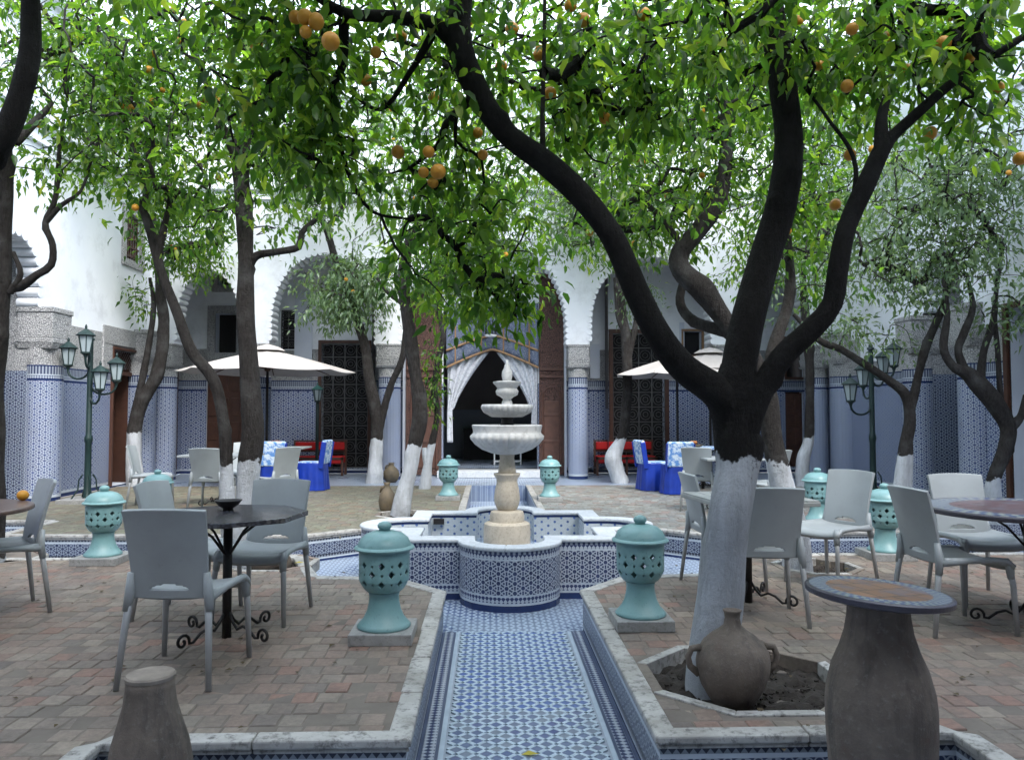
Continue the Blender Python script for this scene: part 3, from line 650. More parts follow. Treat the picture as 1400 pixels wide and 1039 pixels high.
def leafdoor(parent, x0, x1, z0, z1, y, mat, name='door', cols=2, rows=4):
    d = add(name, MB().box(((x0 + x1) / 2, y, (z0 + z1) / 2), (x1 - x0, .05, z1 - z0)), mat, parent)
    cw, rh = (x1 - x0) / cols, (z1 - z0) / rows
    for a in range(cols):
        for b in range(rows):
            add('door_panel', MB().box((x0 + (a + .5) * cw, y - .03, z0 + (b + .5) * rh), (cw * .72, .03, rh * .74)), mat, d, bevel=.012)
    return d
leafdoor(gal, gx(283), gx(344), .43, gz(507), YG + .06, 'wood', 'door', 4, 4)
leafdoor(gal, gx(1075), gx(1097), .43, gz(537), YG + .06, 'wood_lit', 'door', 2, 4)
# raised white plaster panels beside the arches
for px0, px1, py0, py1 in ((402, 426, 400, 515), (807, 820, 470, 517), (930, 936, 440, 480)):
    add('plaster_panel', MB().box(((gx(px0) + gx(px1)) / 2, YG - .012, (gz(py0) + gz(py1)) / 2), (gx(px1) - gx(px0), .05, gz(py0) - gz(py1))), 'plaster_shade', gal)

# central bay: doorway, carved doors, curtains, room behind
dxx = lambda px: atY(px, 560, YD).x
dz = lambda py: atY(670, py, YD).z
bay = thing('central_doorway', 'tall central doorway with carved brown doors and dark room behind', 'doorway', (.05, YD, H))
q = MB(); dl, dr = dxx(606), dxx(735); zt = dz(425)
zlist = [(.0, 2.2, 'zel_dado'), (2.2, 5.5, 'plaster')]
q2 = wall_run((fx(548), YD), (fx(777), YD), [(dl - fx(548), dr - fx(548), .44, zt, .3, 'dark', 'zel_dado')], top=5.6, bands=[(0, 2.0, 'zel_dado'), (2.0, 5.6, 'plaster')])
# drop the closing face of the opening: the room is real
q2.f.pop(); q2.mi.pop(); q2.rnd.pop(); q2.uv = q2.uv[:-4]
add('wall', q2, WM, bay)
q = MB(); q.box((.05, YD + .2 - .35, .37), (dr - dl + .2, .9, .14)); add('threshold', q, 'rim_marble', bay, bevel=.008)
rm = MB(); xa, xb, ya, yb, zf, zh = dl - 1.6, dr + 1.6, YD + .3, 21.2, .44, 5.0
rm.quad((xa, ya, zf), (xb, ya, zf), (xb, yb, zf), (xa, yb, zf), 1, [(xa, ya), (xb, ya), (xb, yb), (xa, yb)])
rm.quad((xa, ya, zh), (xb, ya, zh), (xb, yb, zh), (xa, yb, zh), 0)
for a, b in (((xa, yb), (xb, yb)), ((xa, ya), (xa, yb)), ((xb, ya), (xb, yb))):
    L = math.dist(a, b); rm.quad((*a, zf), (*b, zf), (*b, 1.75), (*a, 1.75), 2, [(0, zf), (L, zf), (L, 1.75), (0, 1.75)]); rm.quad((*a, 1.75), (*b, 1.75), (*b, zh), (*a, zh), 0)
add('room', rm, ['room', 'lattice', 'zel_dark'], bay)
add('bench_block', MB().box((.3, 20.4, .85), (1.9, .8, .8)), 'dark', bay)
for x0, x1, sg in ((fx(549), dxx(604), -1), (dxx(737), fx(776.5), 1)):
    z1 = dz(375); d = add('door', MB().box(((x0 + x1) / 2, YD - .06, (.33 + z1) / 2), (x1 - x0, .07, z1 - .33)), 'carved', bay)
    xm = (x0 + x1) / 2; rr = (x1 - x0) / 2 * .72
    arc = [(xm - rr, YD - .105, .45)] + [(xm - rr * math.cos(t), YD - .105, 2.0 + rr * math.sin(t) * 1.2) for t in np.linspace(0, math.pi, 14)] + [(xm + rr, YD - .105, .45)]
    add('door_arch', MB().tube(arc, .022, 6), 'wood_lit', d)
    add('door_panel', MB().box((xm, YD - .1, 1.2), (rr * 1.75, .03, 1.45)), 'wood_lit', d, bevel=.01)
    for zz in (1.05, 1.62, dz(515), dz(505)): add('door_rail', MB().box((xm, YD - .11, zz), ((x1 - x0) * .98 if zz > 2.2 else rr * 1.8, .04, .06)), 'wood_lit', d, bevel=.008)
# valance and curtains
yv = YD - .10
def cloth(name, fn, nu, nv, mat, parent, smooth=True, thick=.012):
    mb = MB(); vs = [fn(i / nu, j / nv) for j in range(nv + 1) for i in range(nu + 1)]
    mb.add(vs, [(j * (nu + 1) + i, j * (nu + 1) + i + 1, (j + 1) * (nu + 1) + i + 1, (j + 1) * (nu + 1) + i) for j in range(nv) for i in range(nu)])
    o = add(name, mb, mat, parent, smooth=smooth); sm = o.modifiers.new('thick', 'SOLIDIFY'); sm.thickness = thick; return o
va = thing('door_curtain', 'blue valance with gold trim and white lace curtains in the doorway', 'curtain', (.05, yv, 1.0))
vx0, vx1 = atY(610, 470, yv).x, atY(736, 470, yv).x; vz = lambda py: atY(670, py, yv).z
def vbot(u): t = abs(u - .5) * 2; return vz(478) + (vz(503) - vz(478)) * t ** 1.2
cloth('valance', lambda u, v: (vx0 + (vx1 - vx0) * u, yv - .02 + .02 * math.sin(u * 50), vz(415) + (vbot(u) - vz(415)) * v), 60, 10, 'valance', va)
for off in (0, .16):
    mb = MB(); mb.tube([(vx0 + (vx1 - vx0) * u, yv - .045, vbot(u) + off * (1.0 + .8 * abs(u - .5) + (.9 if off else 0))) for u in np.linspace(0, 1, 40)], .028, 6); add('gold_trim', mb, 'gold', va, smooth=True)
for u in (.1, .38, .62, .9): add('gold_tassel', MB().tube([(vx0 + (vx1 - vx0) * u, yv - .05, vz(430)), (vx0 + (vx1 - vx0) * u, yv - .05, vbot(u))], .018, 6), 'gold', va)
def cur(sg):
    x0 = vx0 + .03 if sg < 0 else vx1 - .03
    def fn(u, v):
        z = vz(482) + (1.02 - vz(482)) * v
        w = .78 * (1 - v * 1.35) ** 1.5 + .10 if v < .62 else .10 + .06 * (v - .62)
        return (x0 - sg * w * u, yv + .05 + .035 * math.sin(u * 26 + v * 2) * (1 - .4 * v), z)
    return fn
cloth('lace_curtain', cur(-1), 44, 36, 'curtain', va); cloth('lace_curtain', cur(1), 44, 36, 'curtain', va)
# hanging lantern over the door
p = atY(671, 445, YD - .45); ln = thing('hanging_lantern', 'small iron cage lantern hanging in front of the blue valance', 'lantern', p)
mb = MB()
for k in range(10): a = 2 * math.pi * k / 10; mb.tube([(p.x + .11 * math.cos(a), p.y + .11 * math.sin(a), p.z - .2), (p.x + .13 * math.cos(a), p.y + .13 * math.sin(a), p.z + .2)], .008, 4)
add('cage', mb, 'iron', ln); add('cap', MB().lathe([(.14, .2), (.10, .26), (.02, .36)], 12, p), 'iron', ln); add('base_plate', MB().lathe([(.12, -.24), (.13, -.2)], 12, p), 'white_paint', ln); add('chain', MB().tube([(p.x, p.y, p.z + .34), (p.x, p.y, 5.4)], .008, 4), 'iron', ln)
# folding stand inside
st = thing('folding_stand', 'white folding stand on the floor of the dark room', 'stand', (.1, 18.2, .44)); b0 = atY(676, 630, 18.2)
for xx in (b0.x, b0.x + .62): add('leg', MB().box((xx, 18.2, .44 + .22), (.035, .035, .44)), 'white_paint', st)
add('rail', MB().box((b0.x + .31, 18.2, .52), (.62, .03, .035)), 'white_paint', st); add('rail', MB().box((b0.x + .31, 18.2, .86), (.66, .1, .03)), 'white_paint', st)

# side walls of the courtyard
ayc = lambda px: atX(px, 560, XL).y
azL = lambda px, py: atX(px, py, XL).z
lw = thing('side_wall', 'white side wall with tiled dado, arched alcove and dark doorway', 'wall', (XL, 13, H))
Y0, Y1 = -2.6, YG
dy0, dy1 = ayc(152), ayc(184); wy0, wy1 = ayc(166), ayc(187); al0, al1 = 10.7, 11.95
LZ = azL(160, 478)
opsl = [(16.25 - Y0, 17.1 - Y0, .42, 3.0, .25), (16.25 - Y0, 17.1 - Y0, 3.3, 3.9, .2), (dy0 - Y0, dy1 - Y0, H + .02, azL(168, 480), .5), (wy0 - Y0, wy1 - Y0, azL(176, 355), azL(176, 292), .2), (al0 - Y0, al1 - Y0, H + .02, 4.5, .75, 'plaster_shade', 'stucco')]
add('wall', wall_run((XL, Y0), (XL, Y1), opsl, flip=False), WM, lw)
def ybox(parent, name, mat, x, y0, y1, z0, z1, pr, sg, bevel=.006):
    return add(name, MB().box((x + sg * (pr / 2 - .01), (y0 + y1) / 2, (z0 + z1) / 2), (pr + .02, y1 - y0, z1 - z0)), mat, parent, bevel=bevel)
def yframe(parent, x, y0, y1, z0, z1, wd, pr, sg, mat, name, sill=False):
    q = MB(); xx = x + sg * (pr / 2 - .01)
    for yy in (y0 - wd / 2, y1 + wd / 2): q.box((xx, yy, (z0 + z1) / 2), (pr + .02, wd, z1 - z0))
    q.box((xx + sg * .002, (y0 + y1) / 2, z1 + wd / 2), (pr + .024, y1 - y0 + 2 * wd, wd))
    if sill: q.box((xx + sg * .002, (y0 + y1) / 2, z0 - wd / 2), (pr + .024, y1 - y0 + 2 * wd, wd))
    return add(name, q, mat, parent, bevel=.006)
yframe(lw, XL, dy0, dy1, H + .02, azL(168, 480), .05, .05, 1, 'wood', 'door_frame'); yframe(lw, XL, dy0 - .05, dy1 + .05, 2.45, azL(168, 474), .33, .03, 1, 'stucco', 'door_surround')
yframe(lw, XL, wy0, wy1, azL(176, 355), azL(176, 292), .14, .04, 1, 'stucco', 'window_frame', True)
gw = add('window_grille', MB().box((XL - .05, (wy0 + wy1) / 2, azL(176, 292) - .02), (.03, wy1 - wy0, .03)), 'wood', lw)
for k in range(7):
    yy = wy0 + (wy1 - wy0) * (k + .5) / 7; add('grille_bar', MB().box((XL - .05, yy, (azL(176, 355) + azL(176, 292)) / 2), (.02, .03, azL(176, 292) - azL(176, 355))), 'wood', gw)
for k in range(5): zz = azL(176, 355) + (azL(176, 292) - azL(176, 355)) * (k + .5) / 5; add('grille_bar', MB().box((XL - .035, (wy0 + wy1) / 2, zz), (.02, wy1 - wy0, .03)), 'wood', gw)
yframe(lw, XL, 16.25, 17.1, .42, 3.0, .08, .05, 1, 'wood', 'grille_frame')
for k in range(6): add('grille_bar', MB().box((XL - .03, 16.25 + .85 * (k + .5) / 6, 1.71), (.02, .03, 2.58)), 'grille_iron', lw)
for k in range(9): add('grille_bar', MB().box((XL - .045, 16.675, .5 + k * .3), (.02, .85, .03)), 'grille_iron', lw)
# transom lattice and half-open leaf in the doorway
tz1 = azL(168, 480); tz0 = tz1 - .42; tr = add('transom', MB().box((XL - .06, (dy0 + dy1) / 2, tz0), (.06, dy1 - dy0, .07)), 'wood', lw)
for k in range(12):
    for sg in (-1, 1):
        yy = dy0 + (dy1 - dy0) * k / 11; yb2 = min(max(yy + sg * .42, dy0), dy1); zz = tz1 - abs(yb2 - yy)
        if abs(yb2 - yy) > .02: add('transom_slat', MB().tube([(XL - .06 + .008 * sg, yy, tz1), (XL - .06 + .008 * sg, yb2, zz)], .008, 4), 'wood', tr)
add('door', MB().box((XL - .28, dy1 - .03, 1.4), (.45, .05, 2.2)), 'wood', lw, bevel=.008)
for z, d, h in ((azL(176, 268) + .0, .07, .08), (6.12, .12, .07), (7.55, .1, .1), (TOP - .02, .22, .16)):
    ybox(lw, 'cornice', 'plaster', XL, -2.5, YF - .24, z - h / 2, z + h / 2, d, 1)
def alcove(parent, x, sg, y0, y1, zs, zc, wz=4.5):
    """scalloped arch closing the head of a rectangular recess; sg = direction to the courtyard"""
    pr = arch_prof(y0, y1, zs, zc, 24, .35); q = MB(); xb = x - sg * .3
    for (a, az), (b, bz) in zip(pr, pr[1:]):
        if b - a > 1e-5:
            for xx in (x + sg * .003, xb): q.quad((xx, a, az), (xx, b, bz), (xx, b, wz + .05), (xx, a, wz + .05))
        q.quad((x + sg * .003, a, az), (xb, a, az), (xb, b, bz), (x + sg * .003, b, bz))
    add('alcove_arch', q, 'plaster', parent)
    pr = arch_prof(y0, y1, zs, zc, 60, .35)
    add('scalloped_edge', scallops([(x + sg * .0, yy, z) for yy, z in pr], (-sg, 0, 0), .3, .075, .16), 'plaster', parent, smooth=True, sharp=50)
def round_col(parent, cx, cy, rr, top=2.78):
    nm = ['base_blue', 'white_tile', 'zel_dado', 'border', 'merlon', 'stucco', 'plaster']
    col = MB(); n = 28; ring = [(cx + rr * math.cos(2 * math.pi * q / n), cy + rr * math.sin(2 * math.pi * q / n)) for q in range(n)]
    col.ribbon(ring, [(z0 + H, z1 + H, nm.index(m.replace('zel_wall', 'zel_dado'))) for z0, z1, m in BANDS[:8]] + [(2.39, top, 5)], closed=True); add('column', col, nm, parent, smooth=True)
    cp = MB(); w0 = rr * 2
    for z0, z1, a, b in ((top - .14, top - .05, .96, 1.08), (top - .05, top + .02, 1.1, 1.1), (top + .02, top + .06, 1.02, 1.05), (top + .06, top + .42, .98, 1.0), (top + .42, top + .5, 1.06, 1.06)):
        vs = [(cx + sx * w0 * ww / 2, cy + sy * w0 * ww / 2, z) for z, ww in ((z0, a), (z1, b)) for sx, sy in ((-1, -1), (1, -1), (1, 1), (-1, 1))]
        cp.add(vs, [(0, 3, 2, 1), (4, 5, 6, 7), (0, 1, 5, 4), (1, 2, 6, 5), (2, 3, 7, 6), (3, 0, 4, 7)])
    add('capital', cp, 'stucco', parent, bevel=.01)
alcove(lw, XL, 1, al0, al1, 3.28, 4.32); round_col(lw, XL - .04, al1 + .24, .27); round_col(lw, XL - .10, al0 - .30, .25); round_col(lw, XL + .02, YF - .35, .28)
q = MB(); q.quad((XL - .74, al0, H), (XL - .74, al1, H), (XL - .74, al1, 2.35), (XL - .74, al0, 2.35), 0, [(0, 0), (1.2, 0), (1.2, 2.05), (0, 2.05)]); add('tile_panel', q, 'zel_panel', lw)
add('tile_panel', MB().quad((XL - .74, al1 - .004, H), (XL - .0, al1 - .004, H), (XL, al1 - .004, 2.3), (XL - .74, al1 - .004, 2.3), 0, [(0, 0), (.75, 0), (.75, 2), (0, 2)]), 'zel_panel', lw)
p = atX(66, 217, XL + .02); dk = add('wall_disc', MB().tube([(XL - .01, p.y, p.z), (XL + .05, p.y, p.z)], [.17, .15], 24), 'white_paint', None, smooth=True, sharp=40); tag(dk, 'round white disc fixed high on the side wall', 'wall plate')

arx = lambda px: atX(px, 560, XR).y
rw = thing('side_wall', 'weathered side wall with tiled dado beside the twisted tree', 'wall', (XR, 13, H))
bl0, bl1 = 11.45, 12.55
L_ = Y1 - Y0
opsr = [(Y1 - 10.45, Y1 - 9.4, H + .02, 3.1, .5), (Y1 - bl1, Y1 - bl0, H + .02, 4.5, .7, 'plaster_shade', 'stucco')]
add('wall', wall_run((XR, Y1), (XR, Y0), opsr), WM, rw)
alcove(rw, XR, -1, bl0, bl1, 3.28, 4.32); round_col(rw, XR + .02, bl1 + .22, .25); round_col(rw, XR + .02, bl0 - .22, .25); round_col(rw, XR - .02, YF - .35, .28)
add('tile_panel', MB().quad((XR + .69, bl0, H), (XR + .69, bl1, H), (XR + .69, bl1, 2.35), (XR + .69, bl0, 2.35), 0, [(0, 0), (1.1, 0), (1.1, 2.05), (0, 2.05)]), 'zel_panel', rw)
add('tile_panel', MB().quad((XR, bl1 - .004, H), (XR + .7, bl1 - .004, H), (XR + .7, bl1 - .004, 2.3), (XR, bl1 - .004, 2.3), 0, [(0, 0), (.7, 0), (.7, 2), (0, 2)]), 'zel_panel', rw)
yframe(rw, XR, 9.4, 10.45, H + .02, 3.1, .08, .05, -1, 'wood', 'door_frame')
for py0, py1, z0, z1 in ((13.4, 14.7, 2.62, 3.12), (9.9 + .75, 11.0, 2.9, 3.4)): ybox(rw, 'plaster_panel', 'plaster', XR, py0, py1, z0, z1, .02, -1)
for z, d, h in ((6.05, .07, .08), (6.12, .12, .07), (7.55, .1, .1), (TOP - .02, .22, .16)): ybox(rw, 'cornice', 'plaster', XR, -2.5, YF - .24, z - h / 2, z + h / 2, d, -1)
# unseen entrance side: matching arcade by symmetry, added to keep light off the foreground
bw = thing('unseen_entrance_arcade', 'unseen white entrance arcade on the fourth side, added to block light from behind', 'building', (.2, -.6, H))
ew = MB(); YE = -.12
near_arches = [(XL + .5, XL + 2.1), (XL + 2.6, AX - 2.35), (AX - 1.85, AX + 1.85), (AX + 2.35, XR - 2.6), (XR - 2.1, XR - .5)]
ex = [XL] + [q for a in near_arches for q in a] + [XR]
for k in range(0, len(ex), 2):
    ew.box(((ex[k] + ex[k + 1]) / 2, YE - TH / 2, (TOP + .28) / 2), (ex[k + 1] - ex[k], TH, TOP - .28))
for x0, x1 in near_arches:
    pr = arch_prof(x0, x1, ZSP, 4.9, 24, .4)
    for (a, az), (b, bz) in zip(pr, pr[1:]):
        if b - a > 1e-5:
            for yy in (YE, YE - TH): ew.quad((a, yy, az), (b, yy, bz), (b, yy, TOP), (a, yy, TOP))
        ew.quad((a, YE, az), (a, YE - TH, az), (b, YE - TH, bz), (b, YE, bz))
add('wall', ew, 'plaster', bw)
add('gallery_wall', wall_run((XR, -2.6), (XL, -2.6), [(5.6, 8.6, .3, 3.6, .6)]), WM, bw)
add('gallery_ceiling', MB().box(((XL + XR) / 2, -1.55, 5.6), (XR - XL, 2.0, .2)), 'wood', bw)

# ------------------------------------------------------------------ fountain
FC = (AX, 7.9)
def plan(half, lr, lc, n=14):
    pts = []
    for k in range(4):
        base = [(half, -half)] + ([(half, -lr)] if lr < half else []) + [(lc + lr * math.cos(a), lr * math.sin(a)) for a in np.linspace(-math.pi / 2, math.pi / 2, n)] + [(half, lr)]
        a = k * math.pi / 2
        pts += [(FC[0] + x * math.cos(a) - y * math.sin(a), FC[1] + x * math.sin(a) + y * math.cos(a)) for x, y in base]
    return pts
ft = thing('fountain', 'tiered white marble fountain in a lobed blue tiled basin', 'fountain', (FC[0], FC[1], 0))
bo, bi = plan(1.0, .445, 1.03), plan(.83, .325, 1.0)
bas = MB(); bas.ribbon(bo, [(0, .055, 0), (.055, .075, 1), (.075, .125, 2), (.125, .14, 1), (.14, .425, 3), (.425, .44, 1), (.44, .475, 2), (.475, .5, 4)], closed=True)
add('basin', bas, ['base_blue', 'white_tile', 'border', 'zel_fountain', 'merlon'], ft)
inn = MB(); inn.ribbon(bi[::-1], [(.16, .475, 0), (.475, .5, 1)], closed=True); add('basin_lining', inn, ['zel_lining', 'base_blue'], ft)
add('basin_floor', MB().add([(x, y, .2) for x, y in bi], [tuple(range(len(bi)))]), 'lattice', ft)
rimp, rimi = plan(1.018, .462, 1.03), plan(.815, .31, 1.0); n = len(rimp); half = n // 4
for k in range(4):
    for h0, h1 in ((0, half // 2), (half // 2, half)):
        for_idx = [(k * half + j) % n for j in range(h0, h1 + 1)]
        o_, i_ = [rimp[j] for j in for_idx], [rimi[j] for j in for_idx]
        mb = MB(); m = len(o_); z0, z1 = .5, .535
        vs = [(*p, z0) for p in o_] + [(*p, z1) for p in o_] + [(*p, z0) for p in i_] + [(*p, z1) for p in i_]
        fs = []
        for j in range(m - 1):
            fs += [(j, j + 1, m + j + 1, m + j), (m + j, m + j + 1, 3 * m + j + 1, 3 * m + j), (2 * m + j + 1, 2 * m + j, 3 * m + j, 3 * m + j + 1), (j + 1, j, 2 * m + j, 2 * m + j + 1)]
        fs += [(0, m, 3 * m, 2 * m), (m - 1, 3 * m - 1, 4 * m - 1, 2 * m - 1)]
        add('rim_stone', mb.add(vs, fs), 'rim_marble', ft, bevel=.012)
add('overflow_hole', MB().box((atY(600, 706, FC[1] + .79).x, FC[1] + .79, .44), (.12, .04, .06)), 'dark', ft)
c = (FC[0], FC[1], 0)
zc = lambda y: 1.65 - (y - 565) / 133.0
add('pedestal', MB().lathe([(.24, .18), (.24, zc(722)), (.232, zc(714)), (.205, zc(712)), (.178, zc(711)), (.176, zc(703)), (.165, zc(698)), (.14, zc(697)), (.10, zc(696))], 48, c), 'fountain_stone', ft, smooth=True, sharp=35)
leafy = lambda a, z: .07 * abs(math.cos(a * 2)) ** .6 - .03
add('bulb', MB().lathe([(.065, zc(699)), (.10, zc(694)), (.122, zc(687)), (.128, zc(680)), (.118, zc(668)), (.102, zc(659)), (.104, zc(654)), (.128, zc(649)), (.132, zc(646.5)), (.10, zc(646)), (.08, zc(650))], 64, c, flute=leafy), 'fountain_stone', ft, smooth=True)
add('stem', MB().lathe([(.095, zc(654)), (.088, zc(640)), (.073, zc(626)), (.078, zc(621)), (.09, zc(618))], 32, c), 'fountain_stone', ft, smooth=True)
fl = lambda a, z: .07 * abs(math.sin(a * 14)) ** .6 - .03 if zc(618) < z < zc(592) else 0
bowl = [(.09, zc(621)), (.16, zc(619)), (.25, zc(614)), (.32, zc(607)), (.362, zc(600)), (.368, zc(596)), (.352, zc(592)), (.348, zc(590)), (.356, zc(585)), (.362, zc(581.5)), (.345, zc(580.5)), (.335, zc(586)), (.30, zc(597)), (.2, zc(605)), (.06, zc(607))]
add('bowl', MB().lathe(bowl, 144, c, flute=fl), 'marble', ft, smooth=True, sharp=60)
add('neck', MB().lathe([(.075, zc(608)), (.07, zc(580)), (.055, zc(574)), (.07, zc(569))], 24, c), 'iron', ft, smooth=True)
fl2 = lambda a, z: .06 * abs(math.sin(a * 14)) ** .6 - .02 if zc(570) < z < zc(557) else 0
add('bowl', MB().lathe([(.06, zc(570.5)), (.16, zc(570)), (.235, zc(564)), (.262, zc(557.5)), (.266, zc(555)), (.255, zc(553)), (.24, zc(554)), (.1, zc(560))], 128, c, flute=fl2), 'marble', ft, smooth=True, sharp=60)
fl3 = lambda a, z: .04 * abs(math.sin(a * 10)) if zc(546) < z < zc(533) else 0
add('urn', MB().lathe([(.05, zc(562)), (.055, zc(550)), (.04, zc(546)), (.06, zc(543)), (.105, zc(540)), (.115, zc(535)), (.10, zc(531)), (.12, zc(527)), (.145, zc(524)), (.145, zc(522)), (.09, zc(521)), (.03, zc(523))], 64, c, flute=fl3), 'marble', ft, smooth=True, sharp=50)
add('finial', MB().lathe([(.03, zc(524)), (.045, zc(520)), (.055, zc(514)), (.052, zc(508)), (.028, zc(502)), (.03, zc(500)), (.014, zc(497)), (.012, zc(492))], 32, c), 'marble', ft, smooth=True)

# ------------------------------------------------------------------ turquoise lidded urns on stone plinths
def make_urn():
    t = thing('ceramic_urn', 'turquoise urn', 'urn', (0, 0, 0))
    foot = MB().lathe([(.158, 0), (.162, .012), (.148, .028), (.122, .058), (.102, .10), (.091, .15), (.089, .19), (.098, .215)], 40); f = add('foot', foot, 'turq', t, smooth=True, local=True)
    NA, NZ = 160, 40; z0, z1 = .215, .47
    def rad(z): 
        q = (z - z0) / (z1 - z0)
        return .098 + .052 * min(1, (q / .28)) ** .55 - (.004 if q > .9 else 0) + .003 * q
    keep = []
    per = NA // 8
    cells = set()
    for row, zr in enumerate((.275, .328, .381)):
        jr = round((zr - z0) / (z1 - z0) * NZ)
        for k in range(8):
            cc = k * per + (per // 2 if row % 2 else 0)
            for di in range(-3, 4):
                for dj in range(-3, 4):
                    if min(abs(di), abs(dj)) <= 1 and not (max(abs(di), abs(dj)) == 3 and min(abs(di), abs(dj)) == 1): cells.add(((cc + di) % NA, jr + dj))
            for di in (0, 1): cells.add(((cc + per // 2 + di) % NA, jr)); cells.add(((cc + per // 2 + di) % NA, jr - 1))
    mb = MB(); vs = [(rad(z0 + (z1 - z0) * j / NZ) * math.cos(2 * math.pi * i / NA), rad(z0 + (z1 - z0) * j / NZ) * math.sin(2 * math.pi * i / NA), z0 + (z1 - z0) * j / NZ) for j in range(NZ + 1) for i in range(NA)]
    mb.add(vs, [(j * NA + i, j * NA + (i + 1) % NA, (j + 1) * NA + (i + 1) % NA, (j + 1) * NA + i) for j in range(NZ) for i in range(NA) if (i, j) not in cells])
    b = add('pierced_bowl', mb, 'turq', t, smooth=True, local=True); sm = b.modifiers.new('thick', 'SOLIDIFY'); sm.thickness = .012; sm.offset = -1
    lid = MB().lathe([(.16, .462), (.178, .465), (.182, .474), (.176, .482), (.162, .487), (.158, .50), (.142, .53), (.11, .556), (.07, .570), (.045, .575)], 48); l = add('lid', lid, 'turq', t, smooth=True, local=True, sharp=50)
    add('knob', MB().lathe([(.036, .572), (.034, .585), (.042, .592), (.043, .606), (.034, .62), (.012, .629)], 24), 'turq', l, smooth=True, local=True)
    return t
URN = make_urn()
def plinth(x, y, sz, label, rz=0):
    q = MB(); q.box((0, 0, .032), (sz, sz, .068)); o = add('stone_plinth', q, 'plinth', None, bevel=.006); o.location = (x, y, H + .001); o.rotation_euler.z = rz; tag(o, label, 'plinth', 'stone plinths under the urns')
urns = [(-.63, 4.72, 0, .37, 'turquoise urn beside the path, nearest the octagonal table'), (.975, 4.95, .3, .36, 'turquoise urn beside the path, nearest the big dark tree'),
        (-.63, 12.15, .6, .38, 'turquoise urn by the curtained doorway, beside the leaning trees'), (.95, 11.95, .2, .38, 'turquoise urn by the curtained doorway, on the red bench side'),
        (-3.50, 7.15, .1, .40, 'turquoise urn at the terrace edge behind the octagonal table'), (-3.87, 9.15, .5, .38, 'turquoise urn on the mossy terrace before the twin trunks'),
        (3.72, 7.15, .4, .40, 'turquoise urn in front of the lamp post, behind the mosaic tables'), (3.97, 9.2, .7, .38, 'turquoise urn on the pale terrace beside the flaking tree')]
for k, (x, y, rz, ps, lab) in enumerate(urns):
    plinth(x, y, ps, lab.replace('turquoise urn', 'grey plinth of the turquoise urn'))
    if k == 0: URN.location = (x, y, H + .066); URN.rotation_euler.z = rz; tag(URN, lab, None, 'turquoise lidded urns')
    else: dup(URN, (x, y, H + .066), rz, lab, 'turquoise lidded urns')

# ------------------------------------------------------------------ chairs
def make_chair():
    t = thing('resin_chair', 'chair', 'chair', (0, 0, 0))          # faces +Y, origin on the floor under the seat
    nx, ny = 14, 14
    def seat(u, v):
        x = (u - .5); y = (v - .5); zz = .455 - .018 * math.cos(x * math.pi) * math.cos(y * 2.4) + .0
        zz -= .05 * max(0, (v - .80) / .2) ** 2
        zz += .018 * (abs(x) * 2) ** 4
        return (x * (.43 + .05 * v), -.21 + .45 * v, zz)
    mb = MB(); mb.add([seat(i / nx, j / ny) for j in range(ny + 1) for i in range(nx + 1)], [(j * (nx + 1) + i, j * (nx + 1) + i + 1, (j + 1) * (nx + 1) + i + 1, (j + 1) * (nx + 1) + i) for j in range(ny) for i in range(nx)])
    s = add('seat', mb, 'chair', t, smooth=True, local=True); sm = s.modifiers.new('thick', 'SOLIDIFY'); sm.thickness = .028; sm.offset = -1
    def back(u, v):
        x = u - .5; wd = .375 + .04 * v; z = .43 + .455 * v - .02 * max(0, v - .9) * (abs(x) * 2) ** 2 * 5
        y = -.225 - .075 * v ** 1.5 - .035 * math.cos(x * math.pi) * (.35 + .65 * v) + .02 * (1 - v) 
        return (x * wd, y, z)
    nx, ny = 44, 60
    hole = lambda i, j: abs((i + .5) / nx - .5) < .25 and .10 < (j + .5) / ny < .115 + .05 * (1 - (((i + .5) / nx - .5) / .25) ** 2)
    mb = MB(); mb.add([back(i / nx, j / ny) for j in range(ny + 1) for i in range(nx + 1)], [(j * (nx + 1) + i, j * (nx + 1) + i + 1, (j + 1) * (nx + 1) + i + 1, (j + 1) * (nx + 1) + i) for j in range(ny) for i in range(nx) if not hole(i, j)])
    b = add('backrest', mb, 'chair', t, smooth=True, local=True); sm = b.modifiers.new('thick', 'SOLIDIFY'); sm.thickness = .022; sm.offset = 0
    bv = b.modifiers.new('bevel', 'BEVEL'); bv.width = .007; bv.segments = 2; bv.limit_method = 'ANGLE'
    for sx in (-1, 1):
        fr = MB().tube([(sx * .215, .21, .43), (sx * .228, .225, .30), (sx * .238, .238, 0)], [.019, .017, .014], 10); l = add('leg', fr, 'alu', t, smooth=True, local=True)
        add('leg_sleeve', MB().tube([(sx * .208, .19, .452), (sx * .216, .213, .42), (sx * .222, .218, .34)], [.024, .026, .02], 10), 'chair', l, smooth=True, local=True)
        rr = MB().tube([(sx * .195, -.225, .46), (sx * .210, -.25, .28), (sx * .228, -.285, 0)], [.019, .017, .014], 10); l = add('leg', rr, 'alu', t, smooth=True, local=True)
        add('leg_sleeve', MB().tube([(sx * .19, -.235, .56), (sx * .197, -.225, .46), (sx * .208, -.238, .37)], [.017, .026, .02], 10), 'chair', l, smooth=True, local=True)
        sr = MB().tube([(sx * .205, -.22, .438), (sx * .214, -.05, .452), (sx * .218, .1, .455), (sx * .214, .2, .44)], [.024, .02, .02, .024], 8); add('side_rail', sr, 'chair', t, smooth=True, local=True)
    return t
CH = make_chair(); first = [True]
def chair(x, y, face, label):
    rz = math.atan2(-face[0], face[1]); grp = 'grey plastic chairs'
    if first[0]: CH.location = (x, y, H); CH.rotation_euler.z = rz; tag(CH, label, None, grp); first[0] = False
    else: dup(CH, (x, y, H), rz, label, grp)
